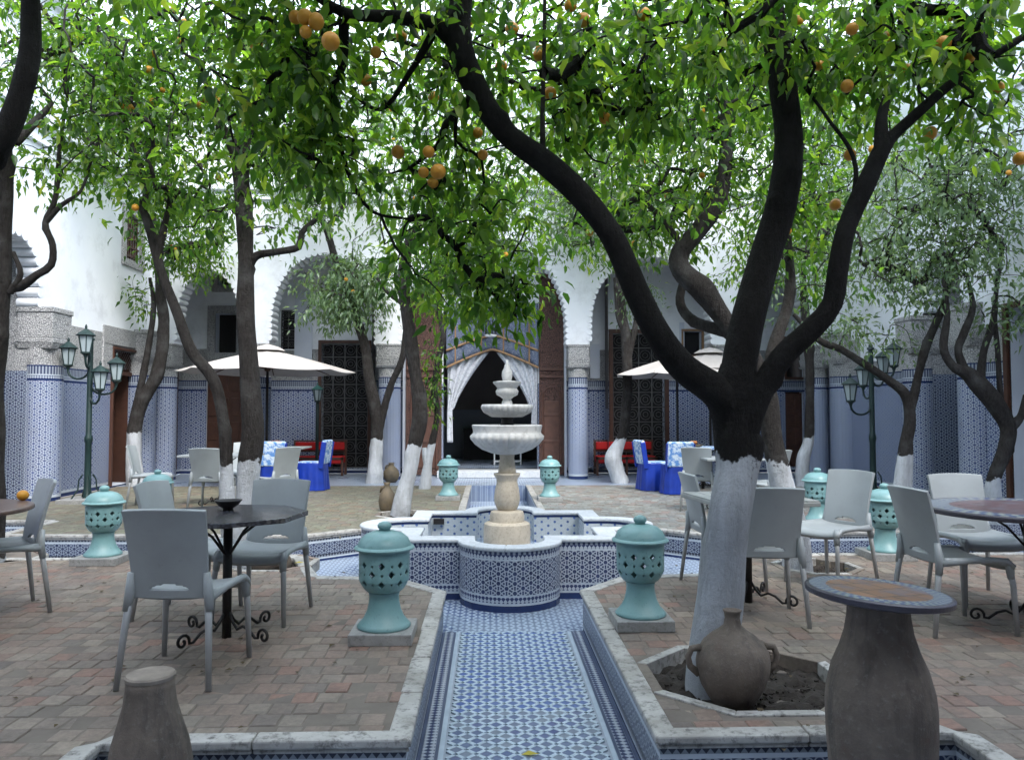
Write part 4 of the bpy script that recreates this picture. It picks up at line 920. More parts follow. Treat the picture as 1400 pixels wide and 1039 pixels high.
chair(-1.575, 4.14, (.05, 1), 'grey plastic chair with its back to the clay jar stump, drawn to the octagonal table')
chair(-1.50, 5.22, (-.12, -1), 'grey plastic chair on the fountain side of the octagonal table')
chair(-2.0, 5.3, (1, -.12), 'grey plastic chair at the octagonal table, half hidden by another chair back')
chair(-3.34, 5.35, (-.72, -.66), 'grey plastic chair pushed up to the brown round table with an orange')
chair(-3.80, 10.75, (.05, 1), 'grey plastic chair beside the twin whitewashed trunks, back to the tall urn')
chair(-3.90, 12.25, (0, -1), 'pale grey chair on the far side of the pale table by the wall')
chair(-4.9, 11.4, (1, .15), 'grey chair seen edge on between the pale table and the tiled wall')
chair(-3.0, 10.95, (-.75, .6), 'grey chair at the pale table in front of the blue covered chairs')
chair(1.86, 6.05, (1, .05), 'grey plastic chair half hidden behind the big whitewashed trunk')
chair(1.82, 5.12, (.12, 1), 'grey plastic chair with its back to the clay jar pit, at the square table')
chair(2.72, 6.1, (-.85, -.5), 'grey plastic chair at the square table, beside the pit of the flaking tree')
chair(2.96, 4.85, (1, .06), 'grey plastic chair side on, drawn to the red round mosaic table')
chair(3.58, 5.55, (-.05, -1), 'grey plastic chair on the far side of the red round mosaic table')
chair(2.98, 10.75, (.5, 1), 'grey plastic chair close behind the blue covered chair group')
chair(3.55, 9.9, (-.6, .8), 'grey chair on the pale terrace behind the flaking whitewashed trunk')

# ------------------------------------------------------------------ tables
def scroll(mb, c, ang, z0=0.0, size=1.0, seg=6):
    ca, sa = math.cos(ang), math.sin(ang); pts = []
    prof = []
    for t in np.linspace(0, 2.4 * math.pi, 18)[::-1]: prof.append((.31 + (.010 + .0050 * t) * math.cos(t + 2.2), .048 + (.010 + .0050 * t) * math.sin(t + 2.2)))
    base = [(.02, .15), (.05, .10), (.09, .06), (.14, .085), (.19, .07), (.24, .03)]
    pr = base + [(a, b) for a, b in prof[::1] if True]
    for r, z in pr: pts.append((c[0] + r * ca * size, c[1] + r * sa * size, z0 + max(.009, z * size)))
    mb.tube(pts, .009, seg)
def pedestal_table(name, label, loc, top_mb, topmat, group=None, rot=0.3, size=1.0):
    t = thing(name, label, 'table', (loc[0], loc[1], H), rot, group)
    add('table_top', top_mb, topmat, t, local=True, bevel=.005)
    add('post', MB().tube([(0, 0, .0), (0, 0, .715)], .027, 12), 'iron', t, smooth=True, local=True)
    for k in range(4):
        s = MB(); scroll(s, (0, 0), R(45 + 90 * k), 0, size); add('scroll_foot', s, 'iron', t, smooth=True, local=True)
        a = R(45 + 90 * k); add('brace', MB().tube([(.02 * math.cos(a), .02 * math.sin(a), .5), (.12 * math.cos(a), .12 * math.sin(a), .62), (.26 * math.cos(a), .26 * math.sin(a), .712)], .008, 6), 'iron', t, smooth=True, local=True)
    return t
tp = MB(); tp.prism(octo(0, 0, .47, 8, 0), .715, .745); pedestal_table('octagonal_table', 'dark octagonal mosaic table on an iron scroll base holding a black bowl', (-1.58, 4.75), tp, 'dark_top', rot=.25)
tp = MB(); tp.lathe([(.57, .715), (.58, .72), (.58, .74), (.57, .745)], 64); pedestal_table('round_table', 'brown round table top with a single orange on it', (-3.56, 5.02), tp, 'brown_top')
tp = MB(); tp.box((0, 0, .73), (.72, .72, .03)); sq = pedestal_table('square_table', 'square pale table among grey chairs behind the big tree trunk', (1.86, 5.5), tp, 'pale_wood', rot=.12)
for k in range(7): add('table_slat', MB().box((-.308 + k * .1027, 0, .75), (.094, .70, .014)), 'pale_wood', sq, local=True, bevel=.003)
tp = MB(); tp.lathe([(.61, .712), (.62, .718), (.62, .74), (.612, .745)], 72); pedestal_table('round_table', 'round table with red and blue mosaic top on iron scrolls', (3.46, 4.86), tp, 'mosaic_red', rot=.5)
tp = MB(); tp.box((0, 0, .73), (1.05, .7, .03)); pedestal_table('table', 'pale grey rectangular table by the twin whitewashed trunks', (-3.95, 11.55), tp, 'chair', rot=0)
tp = MB(); tp.box((0, 0, .73), (.9, .75, .03)); pedestal_table('table', 'small table with bread under the cream parasol on the mossy terrace', (-3.72, 14.0), tp, 'pale_wood', rot=0)
tp = MB(); tp.box((0, 0, .73), (1.1, .8, .03)); pedestal_table('table', 'table with a fruit tray behind the lace backed blue chair', (3.85, 13.75), tp, 'lace', rot=0)
tp = MB(); tp.box((0, 0, .73), (.8, .7, .03)); pedestal_table('table', 'grey table on the pale terrace hidden by the big trunk', (3.3, 10.5), tp, 'chair', rot=0)
# things on the tables
p = gnd(312, 697, H + .745); bl = add('bowl', MB().lathe([(.035, 0), (.03, .012), (.06, .03), (.078, .055), (.085, .062), (.078, .06), (.055, .03), (.0, .022)], 32), 'iron', None, smooth=True); bl.location = (p.x, p.y, H + .7445); tag(bl, 'small black bowl on the octagonal table', 'bowl')
p = gnd(31, 684, H + .745)
def orange_mb(r=.038):
    prof = [(r * math.sin(t) + .0005, -r * .95 * math.cos(t)) for t in np.linspace(0, math.pi, 12)]; return MB().lathe(prof, 16)
og = add('orange_fruit', orange_mb(), 'orange', None, smooth=True); og.location = (p.x, p.y, H + .745 + .035); tag(og, 'single orange lying on the brown round table', 'orange')
def bread(cx, cy, n, label, z):
    t = thing('bread_tray', label, 'tray', (cx, cy, z)); add('tray', MB().lathe([(.14, 0), (.2, .03), (.21, .05), (.19, .045), (.13, .012)], 28), 'clay_brown', t, smooth=True, local=True)
    for k in range(n):
        a = k * 2.4; r = .03 * math.sqrt(k + .3); m = MB(); m.lathe([(.045 * math.sin(q) + .001, .05 - .035 * math.cos(q) + .018 * (k % 3)) for q in np.linspace(0, math.pi, 8)], 10, (r * math.cos(a), r * math.sin(a), 0)); add('bread_roll', m, 'bread', t, smooth=True, local=True)
bread(atY(374, 600, 13.95).x, 13.95, 12, 'tray heaped with orange brown pastries by the parasol pole', H + .744); bread(atY(945, 606, 13.6).x, 13.6, 8, 'round brown tray of pastries on the lace covered table', H + .744)

# ------------------------------------------------------------------ blue covered chairs
def blue_chair(x, y, face, label):
    t = thing('covered_chair', label, 'chair', (x, y, H), math.atan2(-face[0], face[1]), 'chairs in blue satin covers')
    n = 64; per = []
    for k in range(n):
        a = 2 * math.pi * k / n; c_, s_ = math.cos(a), math.sin(a); e = 4
        q = (abs(c_) ** e + abs(s_) ** e) ** (-1 / e); per.append((c_ * q, s_ * q))
    mb = MB(); vs = []; zs = [.01, .12, .28, .40, .47, .485]
    for j, z in enumerate(zs):
        gsz = .245 + .03 * (1 - z / .485); 
        for k, (a, b) in enumerate(per):
            f = 1 + (.05 * math.sin(k * 1.37) + .03 * math.sin(k * .61 + 1)) * (1 - z / .5); vs.append((a * gsz * f, b * gsz * f - .0, z))
    mb.add(vs, [(j * n + k, j * n + (k + 1) % n, (j + 1) * n + (k + 1) % n, (j + 1) * n + k) for j in range(len(zs) - 1) for k in range(n)] + [tuple((len(zs) - 1) * n + k for k in range(n))])
    add('skirt', mb, 'blue_cloth', t, smooth=True, local=True)
    add('seat_cloth', MB().box((0, .01, .492), (.46, .47, .016)), 'lace', t, local=True, bevel=.006)
    bk = MB(); bk.box((0, -.25, .67), (.44, .07, .42), rx=R(8)); add('back_cover', bk, 'lace', t, local=True, bevel=.02)
    for sx in (-1, 1): add('side_cover', MB().box((sx * .228, -.25, .62), (.02, .09, .46), rx=R(8)), 'blue_cloth', t, local=True, bevel=.008)
blue_chair(-3.62, 13.3, (0, 1), 'lace backed blue covered chair in front of the pastry table, facing the gallery'); blue_chair(-3.12, 13.75, (-1, .1), 'blue covered chair side on beside the red bench with cushions and lamp post')
blue_chair(3.18, 12.95, (0, 1), 'blue covered chair turned with its lace back towards the fountain'); blue_chair(2.92, 13.55, (1, .15), 'blue covered chair side on next to the red bench and column')

# ------------------------------------------------------------------ red benches
def bench(x0, x1, y, label):
    L = x1 - x0; t = thing('red_bench', label, 'bench', ((x0 + x1) / 2, y, H), 0, 'red cushioned benches along the gallery')
    for sx in (-1, 1):
        for yy, hh in ((-.2, .40), (.2, .72)): add('leg', MB().box((sx * (L / 2 - .03), yy, hh / 2), (.05, .05, hh)), 'wood_lit', t, local=True)
    add('leg', MB().box((0, -.2, .2), (.05, .05, .4)), 'wood_lit', t, local=True)
    add('seat_rail', MB().box((0, -.2, .37), (L, .05, .05)), 'wood_lit', t, local=True); add('back_rail', MB().box((0, .21, .52), (L, .045, .05)), 'wood_lit', t, local=True); add('back_rail', MB().box((0, .21, .74), (L, .045, .03)), 'wood_lit', t, local=True)
    add('cushion', MB().box((0, 0, .335), (L - .06, .42, .16)), 'red', t, local=True, bevel=.03); add('back_cushion', MB().box((0, .17, .63), (L - .1, .07, .17)), 'red', t, local=True, bevel=.02)
bench(atY(398, 640, 17.0).x, atY(472, 640, 17.0).x, 17.0, 'red cushioned bench in front of the iron grille by the pastry table'); bench(atY(813, 640, 17.0).x, atY(896, 640, 17.0).x, 17.0, 'red cushioned bench behind the whitewashed boot shaped trunk')

# ------------------------------------------------------------------ parasols
def parasol(x, y, r, ztop, zedge, label, rot=.2, nseg=8):
    t = thing('parasol', label, 'parasol', (x, y, H), 0, 'cream parasols'); mb = MB(); N = nseg * 6; rings = 8; vs = [(x, y, ztop)]
    for j in range(1, rings + 1):
        f = j / rings
        for k in range(N):
            a = rot + 2 * math.pi * k / N; m = (k % 6) / 6; sc = math.cos(math.pi / nseg) / math.cos((m - .5) * 2 * math.pi / nseg); sag = .05 * math.sin(math.pi * m) * f
            vs.append((x + r * f * sc * math.cos(a), y + r * f * sc * math.sin(a), ztop - (ztop - zedge) * f ** 1.15 - sag * .6))
    fs = [(0, 1 + k, 1 + (k + 1) % N) for k in range(N)] + [(1 + (j - 1) * N + k, 1 + j * N + k, 1 + j * N + (k + 1) % N, 1 + (j - 1) * N + (k + 1) % N) for j in range(1, rings) for k in range(N)]
    mb.add(vs, fs); c_ = add('canopy', mb, 'canvas', t, smooth=False); c_.modifiers.new('thick', 'SOLIDIFY').thickness = .006
    add('pole', MB().tube([(x, y, H), (x, y, ztop + .06)], .024, 12), 'iron', t, smooth=True)
    add('vent_cap', MB().lathe([(.32, ztop - .02), (.2, ztop + .05), (.02, ztop + .1)], nseg, (x, y, 0)), 'canvas', t)
    add('hub', MB().lathe([(.05, ztop - .40), (.06, ztop - .37), (.05, ztop - .32)], 12, (x, y, 0)), 'wood', t)
    for k in range(nseg):
        a = rot + 2 * math.pi * k / nseg
        add('rib', MB().tube([(x, y, ztop - .02), (x + r * .97 * math.cos(a), y + r * .97 * math.sin(a), zedge + .005)], .011, 5), 'wood', t)
        add('strut', MB().tube([(x, y, ztop - .36), (x + r * .5 * math.cos(a), y + r * .5 * math.sin(a), (ztop + zedge) / 2 - .0)], .009, 5), 'wood', t)
p = atY(365, 560, 14.3); parasol(p.x, 14.3, 1.6, atY(365, 478, 14.3).z, atY(365, 508, 14.3).z, 'large cream parasol over the pastry table on the mossy terrace')
p = atY(926, 560, 14.6); parasol(p.x, 14.6, 1.22, atY(926, 487, 14.6).z, atY(926, 513, 14.6).z, 'cream parasol beside the column, over the blue chair with lace back')
p = atY(971, 560, 15.0); parasol(p.x, 15.0, 1.15, atY(971, 482, 15).z, atY(971, 505, 15).z, 'cream parasol mostly hidden behind the big dark limb')

# ------------------------------------------------------------------ lamp posts
def lantern(parent, c, s=1.0, cap='lamp_green'):
    x, y, z = c; r0, r1, h = .075 * s, .13 * s, .30 * s
    g = add('lantern', MB().lathe([(r0 * .93, z), (r1 * .93, z + h)], 6, (x, y, 0)), 'lamp_glass', parent)
    for k in range(6):
        a = 2 * math.pi * k / 6; add('lantern_bar', MB().tube([(x + r0 * math.cos(a), y + r0 * math.sin(a), z), (x + r1 * math.cos(a), y + r1 * math.sin(a), z + h)], .010 * s, 4), 'lamp_green', g)
    add('lantern_roof', MB().lathe([(r1 * 1.1, z + h - .004), (r1 * 1.28, z + h + .012 * s), (r1 * .9, z + h + .055 * s), (r1 * .35, z + h + .11 * s), (r1 * .14, z + h + .13 * s), (.02 * s, z + h + .15 * s), (.022 * s, z + h + .17 * s), (.006, z + h + .21 * s)], 12, (x, y, 0)), cap, g)
    add('lantern_base', MB().lathe([(.02 * s, z - .10 * s), (.035 * s, z - .05 * s), (r0 * 1.15, z - .012 * s), (r0 * 1.1, z + .012 * s)], 12, (x, y, 0)), 'lamp_green', g)
def lamp_post(x, y, heads, ztop, label, zb=H):
    t = thing('lamp_post', label, 'lamp post', (x, y, zb), 0, 'green courtyard lamp posts')
    add('post', MB().lathe([(.075, 0), (.075, .06), (.05, .1), (.045, .9), (.06, .93), (.06, .98), (.042, 1.02), (.038, ztop - zb - .05), (.06, ztop - zb - .03), (.05, ztop - zb)], 16, (x, y, zb)), 'lamp_green', t, smooth=True, sharp=45)
    add('finial', MB().lathe([(.03, 0), (.035, .03), (.01, .08)], 10, (x, y, ztop)), 'lamp_green', t)
    for k in range(4):
        a = R(45 + 90 * k); add('base_scroll', MB().tube([(x + .07 * math.cos(a), y + .07 * math.sin(a), zb + .42), (x + .12 * math.cos(a), y + .12 * math.sin(a), zb + .34), (x + .13 * math.cos(a), y + .13 * math.sin(a), zb + .2), (x + .24 * math.cos(a), y + .24 * math.sin(a), zb + .03)], .012, 5), 'lamp_green', t)
    add('base_slab', MB().box((x, y, zb + .03), (.62, .62, .07)), 'plinth', t, bevel=.008)
    for hx, hy, hz, s in heads:
        lantern(t, (hx, hy, hz), s); dx, dy = hx - x, hy - y
        pts = [(hx, hy, hz - .08 * s)] + [(hx - dx * (1 - math.cos(q)) / 2 * .95, hy - dy * (1 - math.cos(q)) / 2 * .95, hz - .09 * s - .17 * s * math.sin(q)) for q in np.linspace(.1, math.pi, 10)] + [(x + dx * .03, y + dy * .03, hz + .05)]
        add('arm', MB().tube(pts, .02 * s, 8), 'lamp_green', t, smooth=True)
lp = atY(122, 560, 11.95); LZ = lambda px, py, Y: atY(px, py, Y)
hd = [(*LZ(93, 499, lp.y + .1), .84), (*LZ(117, 482, lp.y - .2), .84), (*LZ(136.5, 532, lp.y - .15), .84), (*LZ(159, 520, lp.y + .1), .84)]
lamp_post(lp.x, lp.y, hd, atY(122, 462, lp.y).z, 'green four lantern lamp post before the round tiled column and dark doorway')
rp = atX(1192, 667, 6.1); rp = atY(1192, 560, 12.2); 
hd = [(*LZ(1163, 548, 12.0), .85), (*LZ(1180, 527, 12.5), .85), (*LZ(1208, 510, 12.5), .85), (*LZ(1222, 500, 12.0), .85)]
lamp_post(rp.x, 12.2, hd, atY(1192, 475, 12.2).z, 'green four lantern lamp post rising behind a turquoise urn')
p = atY(434, 560, 16.4); t = thing('lamp_post', 'single lantern lamp post with pale green cap by the red bench', 'lamp post', (p.x, 16.4, H), 0, 'green courtyard lamp posts')
add('post', MB().tube([(p.x, 16.4, H), (p.x, 16.4, atY(434, 551, 16.4).z)], .035, 10), 'lamp_green', t, smooth=True); lantern(t, tuple(atY(434, 548, 16.4)), .78, 'cap_green')

# ------------------------------------------------------------------ clay jars
def wob(o, amp, seed):
    me = o.data; n = len(me.vertices); co = np.empty(n * 3); me.vertices.foreach_get('co', co); co = co.reshape(-1, 3); rr = np.random.default_rng(seed); k = rr.uniform(6, 16, (5, 3)); ph = rr.uniform(0, 6, 5)
    d = sum(np.sin(co @ k[i] + ph[i]) for i in range(5)) * amp; co[:, :2] *= (1 + d)[:, None]; me.vertices.foreach_set('co', co.ravel()); me.update()
jt = thing('jar_table', 'clay jar carrying a round blue and terracotta mosaic table top', 'table', (1.415, 2.78, 0))
j = add('jar', MB().lathe([(.14, 0), (.155, .1), (.174, .3), (.185, .5), (.187, .60), (.182, .66), (.163, .735), (.135, .80), (.116, .86), (.106, .92), (.105, .96), (.11, .985)], 56), 'clay', jt, smooth=True, local=True); wob(j, .008, 3)
tp = add('table_top', MB().lathe([(.236, -.016), (.248, -.011), (.25, .007), (.243, .013)], 80), 'mosaic_jar', jt, local=True, bevel=.002); tp.location = (0, 0, .998); tp.rotation_euler = (R(1.0), R(3.2), .4)
js = thing('clay_jar', 'upturned clay jar with closed flat top standing in the sunken corner', 'jar', (atY(206, 930, 2.88).x, 2.88, 0))
j = add('body', MB().lathe([(.12, 0), (.142, .12), (.15, .28), (.146, .38), (.132, .46), (.108, .535), (.09, .60), (.083, .655), (.084, .69)], 48), 'clay', js, smooth=True, local=True); wob(j, .012, 5)
j2 = add('flat_top', MB().lathe([(.085, .688), (.086, .70), (.08, .706)], 32), 'clay_top', js, local=True); wob(j2, .012, 5)
# two-handled jar in the tree pit
jp = gnd(1008, 968, H - .04); jr = thing('clay_jar', 'round bellied two handled clay jar in the pit at the foot of the big tree', 'jar', (jp.x, jp.y + .06, H - .055))
b = add('body', MB().lathe([(.09, 0), (.125, .05), (.163, .11), (.186, .175), (.190, .22), (.182, .265), (.155, .31), (.115, .345), (.075, .37), (.046, .395), (.038, .43), (.041, .455), (.048, .468), (.04, .47), (.03, .46)], 56), 'clay', jr, smooth=True, local=True); wob(b, .010, 8)
for sx in (-1, 1):
    a0 = .15; add('handle', MB().tube([(sx * .168, sx * -.02, .29), (sx * .215, sx * -.025, .285), (sx * .232, sx * -.03, .245), (sx * .222, sx * -.028, .20), (sx * .178, sx * -.02, .165)], [.018, .017, .016, .017, .02], 10), 'clay', jr, smooth=True, local=True)
jr.rotation_euler.z = .15; jr.scale = (.93, .93, .98)
def pot(px, py, z, w_, h_, label, n=0):
    p = gnd(px, py, z); t = thing('clay_pot', label, 'jar', (p.x, p.y, z - .02)); k = h_
    b = add('body', MB().lathe([(w_ * .45, 0), (w_ * .8, k * .18), (w_, k * .42), (w_ * .85, k * .62), (w_ * .5, k * .78), (w_ * .3, k * .86), (w_ * .3, k * .92), (w_ * .38, k), (w_ * .25, k)], 32), 'clay_brown', t, smooth=True, local=True); wob(b, .015, int(px))
    add('handle', MB().tube([(-w_ * .3, 0, k * .88), (-w_ * .62, 0, k * .84), (-w_ * .7, 0, k * .68)], .018, 8), 'clay_brown', t, smooth=True, local=True)
pot(529, 701, H - .03, .125, .44, 'brown clay pot with narrow neck leaning by the slanting white trunk'); pot(535, 659, H, .17, .40, 'squat brown clay pot beside the forked whitewashed trunk')
# fallen jar in the left pit
fp = gnd(362, 772, H); fj = thing('clay_jar', 'clay jar lying on its side in the pit behind the octagonal table', 'jar', (fp.x, fp.y, H + .03)); b = add('body', MB().lathe([(.05, -.2), (.10, -.14), (.13, 0), (.11, .1), (.06, .17), (.05, .22)], 32), 'clay', fj, smooth=True, local=True); b.rotation_euler = (R(90), 0, R(70)); add('rim', MB().lathe([(.05, .21), (.065, .235), (.05, .24)], 24), 'clay', b, smooth=True, local=True)

# ------------------------------------------------------------------ trees
def smooth_path(pts, rad, step):
    pts = [np.array(p, float) for p in pts]; P = [2 * pts[0] - pts[1]] + pts + [2 * pts[-1] - pts[-2]]; RR = [rad[0]] + list(rad) + [rad[-1]]
    op, orr = [], []
    for i in range(1, len(P) - 2):
        L = np.linalg.norm(P[i + 1] - P[i]); n = max(2, int(L / step))
        for k in range(n):
            t = k / n; a, b, c, d = P[i - 1:i + 3]
            op.append(.5 * ((2 * b) + (-a + c) * t + (2 * a - 5 * b + 4 * c - d) * t * t + (-a + 3 * b - 3 * c + d) * t ** 3)); orr.append(RR[i] * (1 - t) + RR[i + 1] * t)
    op.append(pts[-1]); orr.append(rad[-1]); return op, orr
def tube_np(pts, rad, seg, lump=0.0, seed=0, taper_end=True):
    """tapering tube with uneven bark surface: returns verts, faces"""
    n = len(pts); P = np.array(pts); Rr = np.array(rad); T = np.gradient(P, axis=0); T /= np.linalg.norm(T, axis=1)[:, None] + 1e-9
    up = np.array([1, 0, 0.]) if abs(T[0][2]) > .9 else np.array([0, 0, 1.]); x = np.cross(T[0], up); x /= np.linalg.norm(x); V = []
    r_ = np.random.default_rng(seed); ph = r_.uniform(0, 6.28, 6); k3 = r_.uniform(3, 11, (6, 3)) * r_.choice([-1, 1], (6, 3))
    ang = 2 * np.pi * np.arange(seg) / seg
    nk = int(n / 9) if lump else 0; ki = r_.integers(0, n, nk); ka = r_.uniform(0, 6.28, nk); kh = r_.uniform(.10, .34, nk); ks = r_.uniform(.35, .8, nk)
    for i in range(n):
        x = x - T[i] * x.dot(T[i]); x /= np.linalg.norm(x) + 1e-9; y = np.cross(T[i], x)
        ring = np.cos(ang)[:, None] * x + np.sin(ang)[:, None] * y
        if lump:
            q = P[i] + ring * Rr[i]; d = np.sin(q @ k3.T + ph).sum(1) * lump + r_.normal(0, lump * .35, seg)
            for a_, b_, h_, s_ in zip(ki, ka, kh, ks):            # pruning knots
                dl = np.linalg.norm(P[i] - P[a_]) / Rr[a_]
                if dl < 2.2: d = d + h_ * np.exp(-(dl * dl + ((ang - b_ + np.pi) % (2 * np.pi) - np.pi) ** 2) / (s_ * s_))
            ring = ring * (1 + d)[:, None]
        V.append(P[i] + ring * Rr[i])
    V = np.concatenate(V); i0 = np.arange(n - 1)[:, None] * seg + np.arange(seg)[None]; i1 = np.arange(n - 1)[:, None] * seg + (np.arange(seg)[None] + 1) % seg
    Fq = np.stack([i0, i1, i1 + seg, i0 + seg], -1).reshape(-1, 4); return V, Fq
def np_mesh(name, V, Fq, mat, attr=None, dom='POINT', smooth=True):
    me = bpy.data.meshes.new(name); nv, nf, k = len(V), len(Fq), Fq.shape[1]
    me.vertices.add(nv); me.vertices.foreach_set('co', np.asarray(V, np.float32).ravel()); me.loops.add(nf * k); me.loops.foreach_set('vertex_index', np.asarray(Fq, np.int32).ravel())
    me.polygons.add(nf); me.polygons.foreach_set('loop_start', np.arange(0, nf * k, k, dtype=np.int32)); me.polygons.foreach_set('loop_total', np.full(nf, k, np.int32))
    me.polygons.foreach_set('use_smooth', np.full(nf, smooth)); me.materials.append(M[mat])
    if attr is not None:
        a = me.attributes.new(attr[0], 'FLOAT', dom); a.data.foreach_set('value', np.asarray(attr[1], np.float32))
    me.update(calc_edges=True); me.validate(); return me
LEAF_V = np.array([[0, 0, 0], [.30, .34, .07], [.30, -.34, .07], [.36, 0, -.01], [.68, .30, .01], [.68, -.30, .01], [.70, 0, -.08], [1, 0, -.24]])
LEAF_F = np.array([[0, 3, 1], [0, 2, 3], [3, 6, 4], [3, 4, 1], [2, 5, 6], [2, 6, 3], [4, 6, 7], [6, 5, 7]])
def leaf_mesh():
    V = LEAF_V * np.array([1, .5, 1]); mb = MB(); mb.add([tuple(v) for v in V], [tuple(int(q) for q in f) for f in LEAF_F]); return mb.mesh('leaf', 'leaf_single', True)
LEAF_ME = leaf_mesh(); OR_ME = orange_mb(.033).mesh('orange', 'orange', True)
CAMI = np.array(cam.matrix_basis.inverted())
def project(P):
    q = P @ CAMI[:3, :3].T + CAMI[:3, 3]; return np.stack([CX + F * q[:, 0] / -q[:, 2], CY - F * q[:, 1] / -q[:, 2], -q[:, 2]], 1)
def blob(px, py, rx, ry, Y, rd, n): 
    c = atY(px, py, Y); s = Y / F; return (np.array(c), np.array([rx * s, rd, ry * s]), n)
STAT = {'leaves': 0}
def tree(label, base, limbs, paint_z, blobs, leaf=.095, per=14, spread=.13, singles=0, oranges=(), fruit=6, mat='leaf', lump=.025, seg=14, group='orange trees of the courtyard', extra_nodes=(), droop=.5, seed=1, wander=.10, bark='bark', dens=1.75):
    rg = np.random.default_rng(seed); base = Vector(base); per = max(6, int(per * .80))
    t = thing('orange_tree', label, 'tree', base, 0, group); b0 = np.array(base)
    VV, FF, PA, nodes = [], [], [], []; off = 0
    for li, (pts, rad) in enumerate(limbs):
        p, r = smooth_path(pts, rad, .05); V, Fq = tube_np(p, r, seg, lump, seed * 31 + li)
        VV.append(V); FF.append(Fq + off); off += len(V); PA.append(np.clip((paint_z - V[:, 2]) / .22 + .5, -.5, 1.5))
        q = np.array(p); nodes.append(q[(q[:, 2] > paint_z + .5)][::3])
    V = np.concatenate(VV); Fq = np.concatenate(FF)
    link('trunk', np_mesh('trunk', V - b0, Fq, bark, ('paint', np.concatenate(PA))), t, True)
    N = np.concatenate(nodes) if nodes else np.zeros((0, 3)); nn0 = len(N)
    anch = []
    for c, rd, n in blobs:
        n = int(n * dens); d = np.clip(rg.normal(size=(n, 3)), -2, 2) * .56
        k4 = rg.uniform(2.0, 4.5, (3, 3)); ph4 = rg.uniform(0, 6, 3); wv = np.sin(d * 2.2 @ k4 + ph4).sum(1)          # thin some regions so that gaps open
        d = d[wv > -1.1 + .35 * rg.random(n)]
        anch.append(c + d * rd)
    A = np.concatenate(anch); na = len(A)
    # grow twigs: every anchor joins the nearest thing already grown, nearest first
    dmin = np.full(na, 1e9); par = np.zeros(na, int); D = np.linalg.norm(A[:, None] - N[None], axis=2); par = D.argmin(1); dmin = D.min(1)
    order = []; done = np.zeros(na, bool); parent = np.zeros(na, int)
    for _ in range(na):
        i = int(np.where(done, 1e9, dmin).argmin()); done[i] = True; order.append(i); parent[i] = par[i]
        dn = np.linalg.norm(A - A[i], axis=1) * 1.08 + .04; m = (~done) & (dn < dmin); dmin[m] = dn[m]; par[m] = nn0 + i
    desc = np.ones(na)
    for i in reversed(order):
        if parent[i] >= nn0: desc[parent[i] - nn0] += desc[i]
    TV, TF = [], []; off = 0
    far = np.linalg.norm(b0[:2]) > 8.5
    for i in order:
        a = N[parent[i]] if parent[i] < nn0 else A[parent[i] - nn0]; b = A[i]; L = np.linalg.norm(b - a)
        if L > 3.2: continue
        r0 = .0028 + .0026 * math.sqrt(desc[i]); r1 = .0022 + .0026 * math.sqrt(max(desc[i] - 1, 0)); w_ = rg.normal(0, wander * (.45 if far else .8) * min(L, 1), 3)
        pts = [a, a * .66 + b * .34 + w_ + np.array([0, 0, .05 * L]), a * .33 + b * .67 + w_ * .6 + np.array([0, 0, .06 * L]), b]
        V, Fq = tube_np(pts, np.linspace(r0, max(r1, .002), 4), 3 if far else 5, 0); TV.append(V); TF.append(Fq + off); off += len(V)
    link('twigs', np_mesh('twigs', np.concatenate(TV) - b0, np.concatenate(TF), bark, ('paint', np.zeros(off))), t, True)['kind'] = 'stuff'
    # leaves in rosettes round the twig ends
    n = na * per; C = np.repeat(A, per, 0); out = rg.normal(size=(n, 3)); out[:, 2] -= droop; out /= np.linalg.norm(out, axis=1)[:, None]
    Lp = C + out * (rg.random(n) ** .7 * spread)[:, None] * np.array([1, 1, 1.15]); dr = out + rg.normal(0, .45, (n, 3)); dr[:, 2] -= droop * .6; dr /= np.linalg.norm(dr, axis=1)[:, None]
    up = rg.normal(0, .55, (n, 3)); up[:, 2] += 1; sd_ = np.cross(up, dr); sd_ /= np.linalg.norm(sd_, axis=1)[:, None] + 1e-9; nm = np.cross(dr, sd_)
    ln = leaf * rg.uniform(.45, 1.3, n); wd = ln * rg.uniform(.30, .48, n); col = np.clip(rg.beta(2, 2.4, n) * .8 + np.repeat(rg.random(na), per) * .28 - .03, 0, 1)
    pick = np.array([], int)
    if singles:
        pj = project(Lp); ok = (pj[:, 0] > 10) & (pj[:, 0] < 1390) & (pj[:, 1] > 5) & (pj[:, 1] < 1030) & (pj[:, 2] > .5); score = np.where(ok, ln / np.maximum(pj[:, 2], .1), 0)
        cand = np.argsort(-score)[:singles]; pick = cand[score[cand] > 0]
        for i in pick:
            o = bpy.data.objects.new('leaf', LEAF_ME); COL.objects.link(o); o.parent = t
            m = Matrix((dr[i], sd_[i], nm[i])).transposed().to_4x4(); m.translation = Vector(Lp[i] - b0); o.matrix_local = m @ Matrix.Diagonal((ln[i], wd[i] * 2.9, ln[i], 1))
    keep = np.ones(n, bool); keep[pick] = False; Lp, dr, sd_, nm, ln, wd, col = [q[keep] for q in (Lp, dr, sd_, nm, ln, wd, col)]; n = len(Lp)
    if far:
        tv, tf = LEAF_V[[0, 1, 2, 6, 7]] * np.array([1, 1.0, 1]), np.array([[0, 3, 1], [0, 2, 3], [1, 3, 4], [3, 2, 4]])
    else: tv, tf = LEAF_V, LEAF_F
    V = Lp[:, None] + dr[:, None] * (tv[None, :, :1] * ln[:, None, None]) + sd_[:, None] * (tv[None, :, 1:2] * (wd * 1.45)[:, None, None]) + nm[:, None] * (tv[None, :, 2:] * ln[:, None, None])
    Fq = (tf[None] + (np.arange(n) * len(tv))[:, None, None]).reshape(-1, 3)
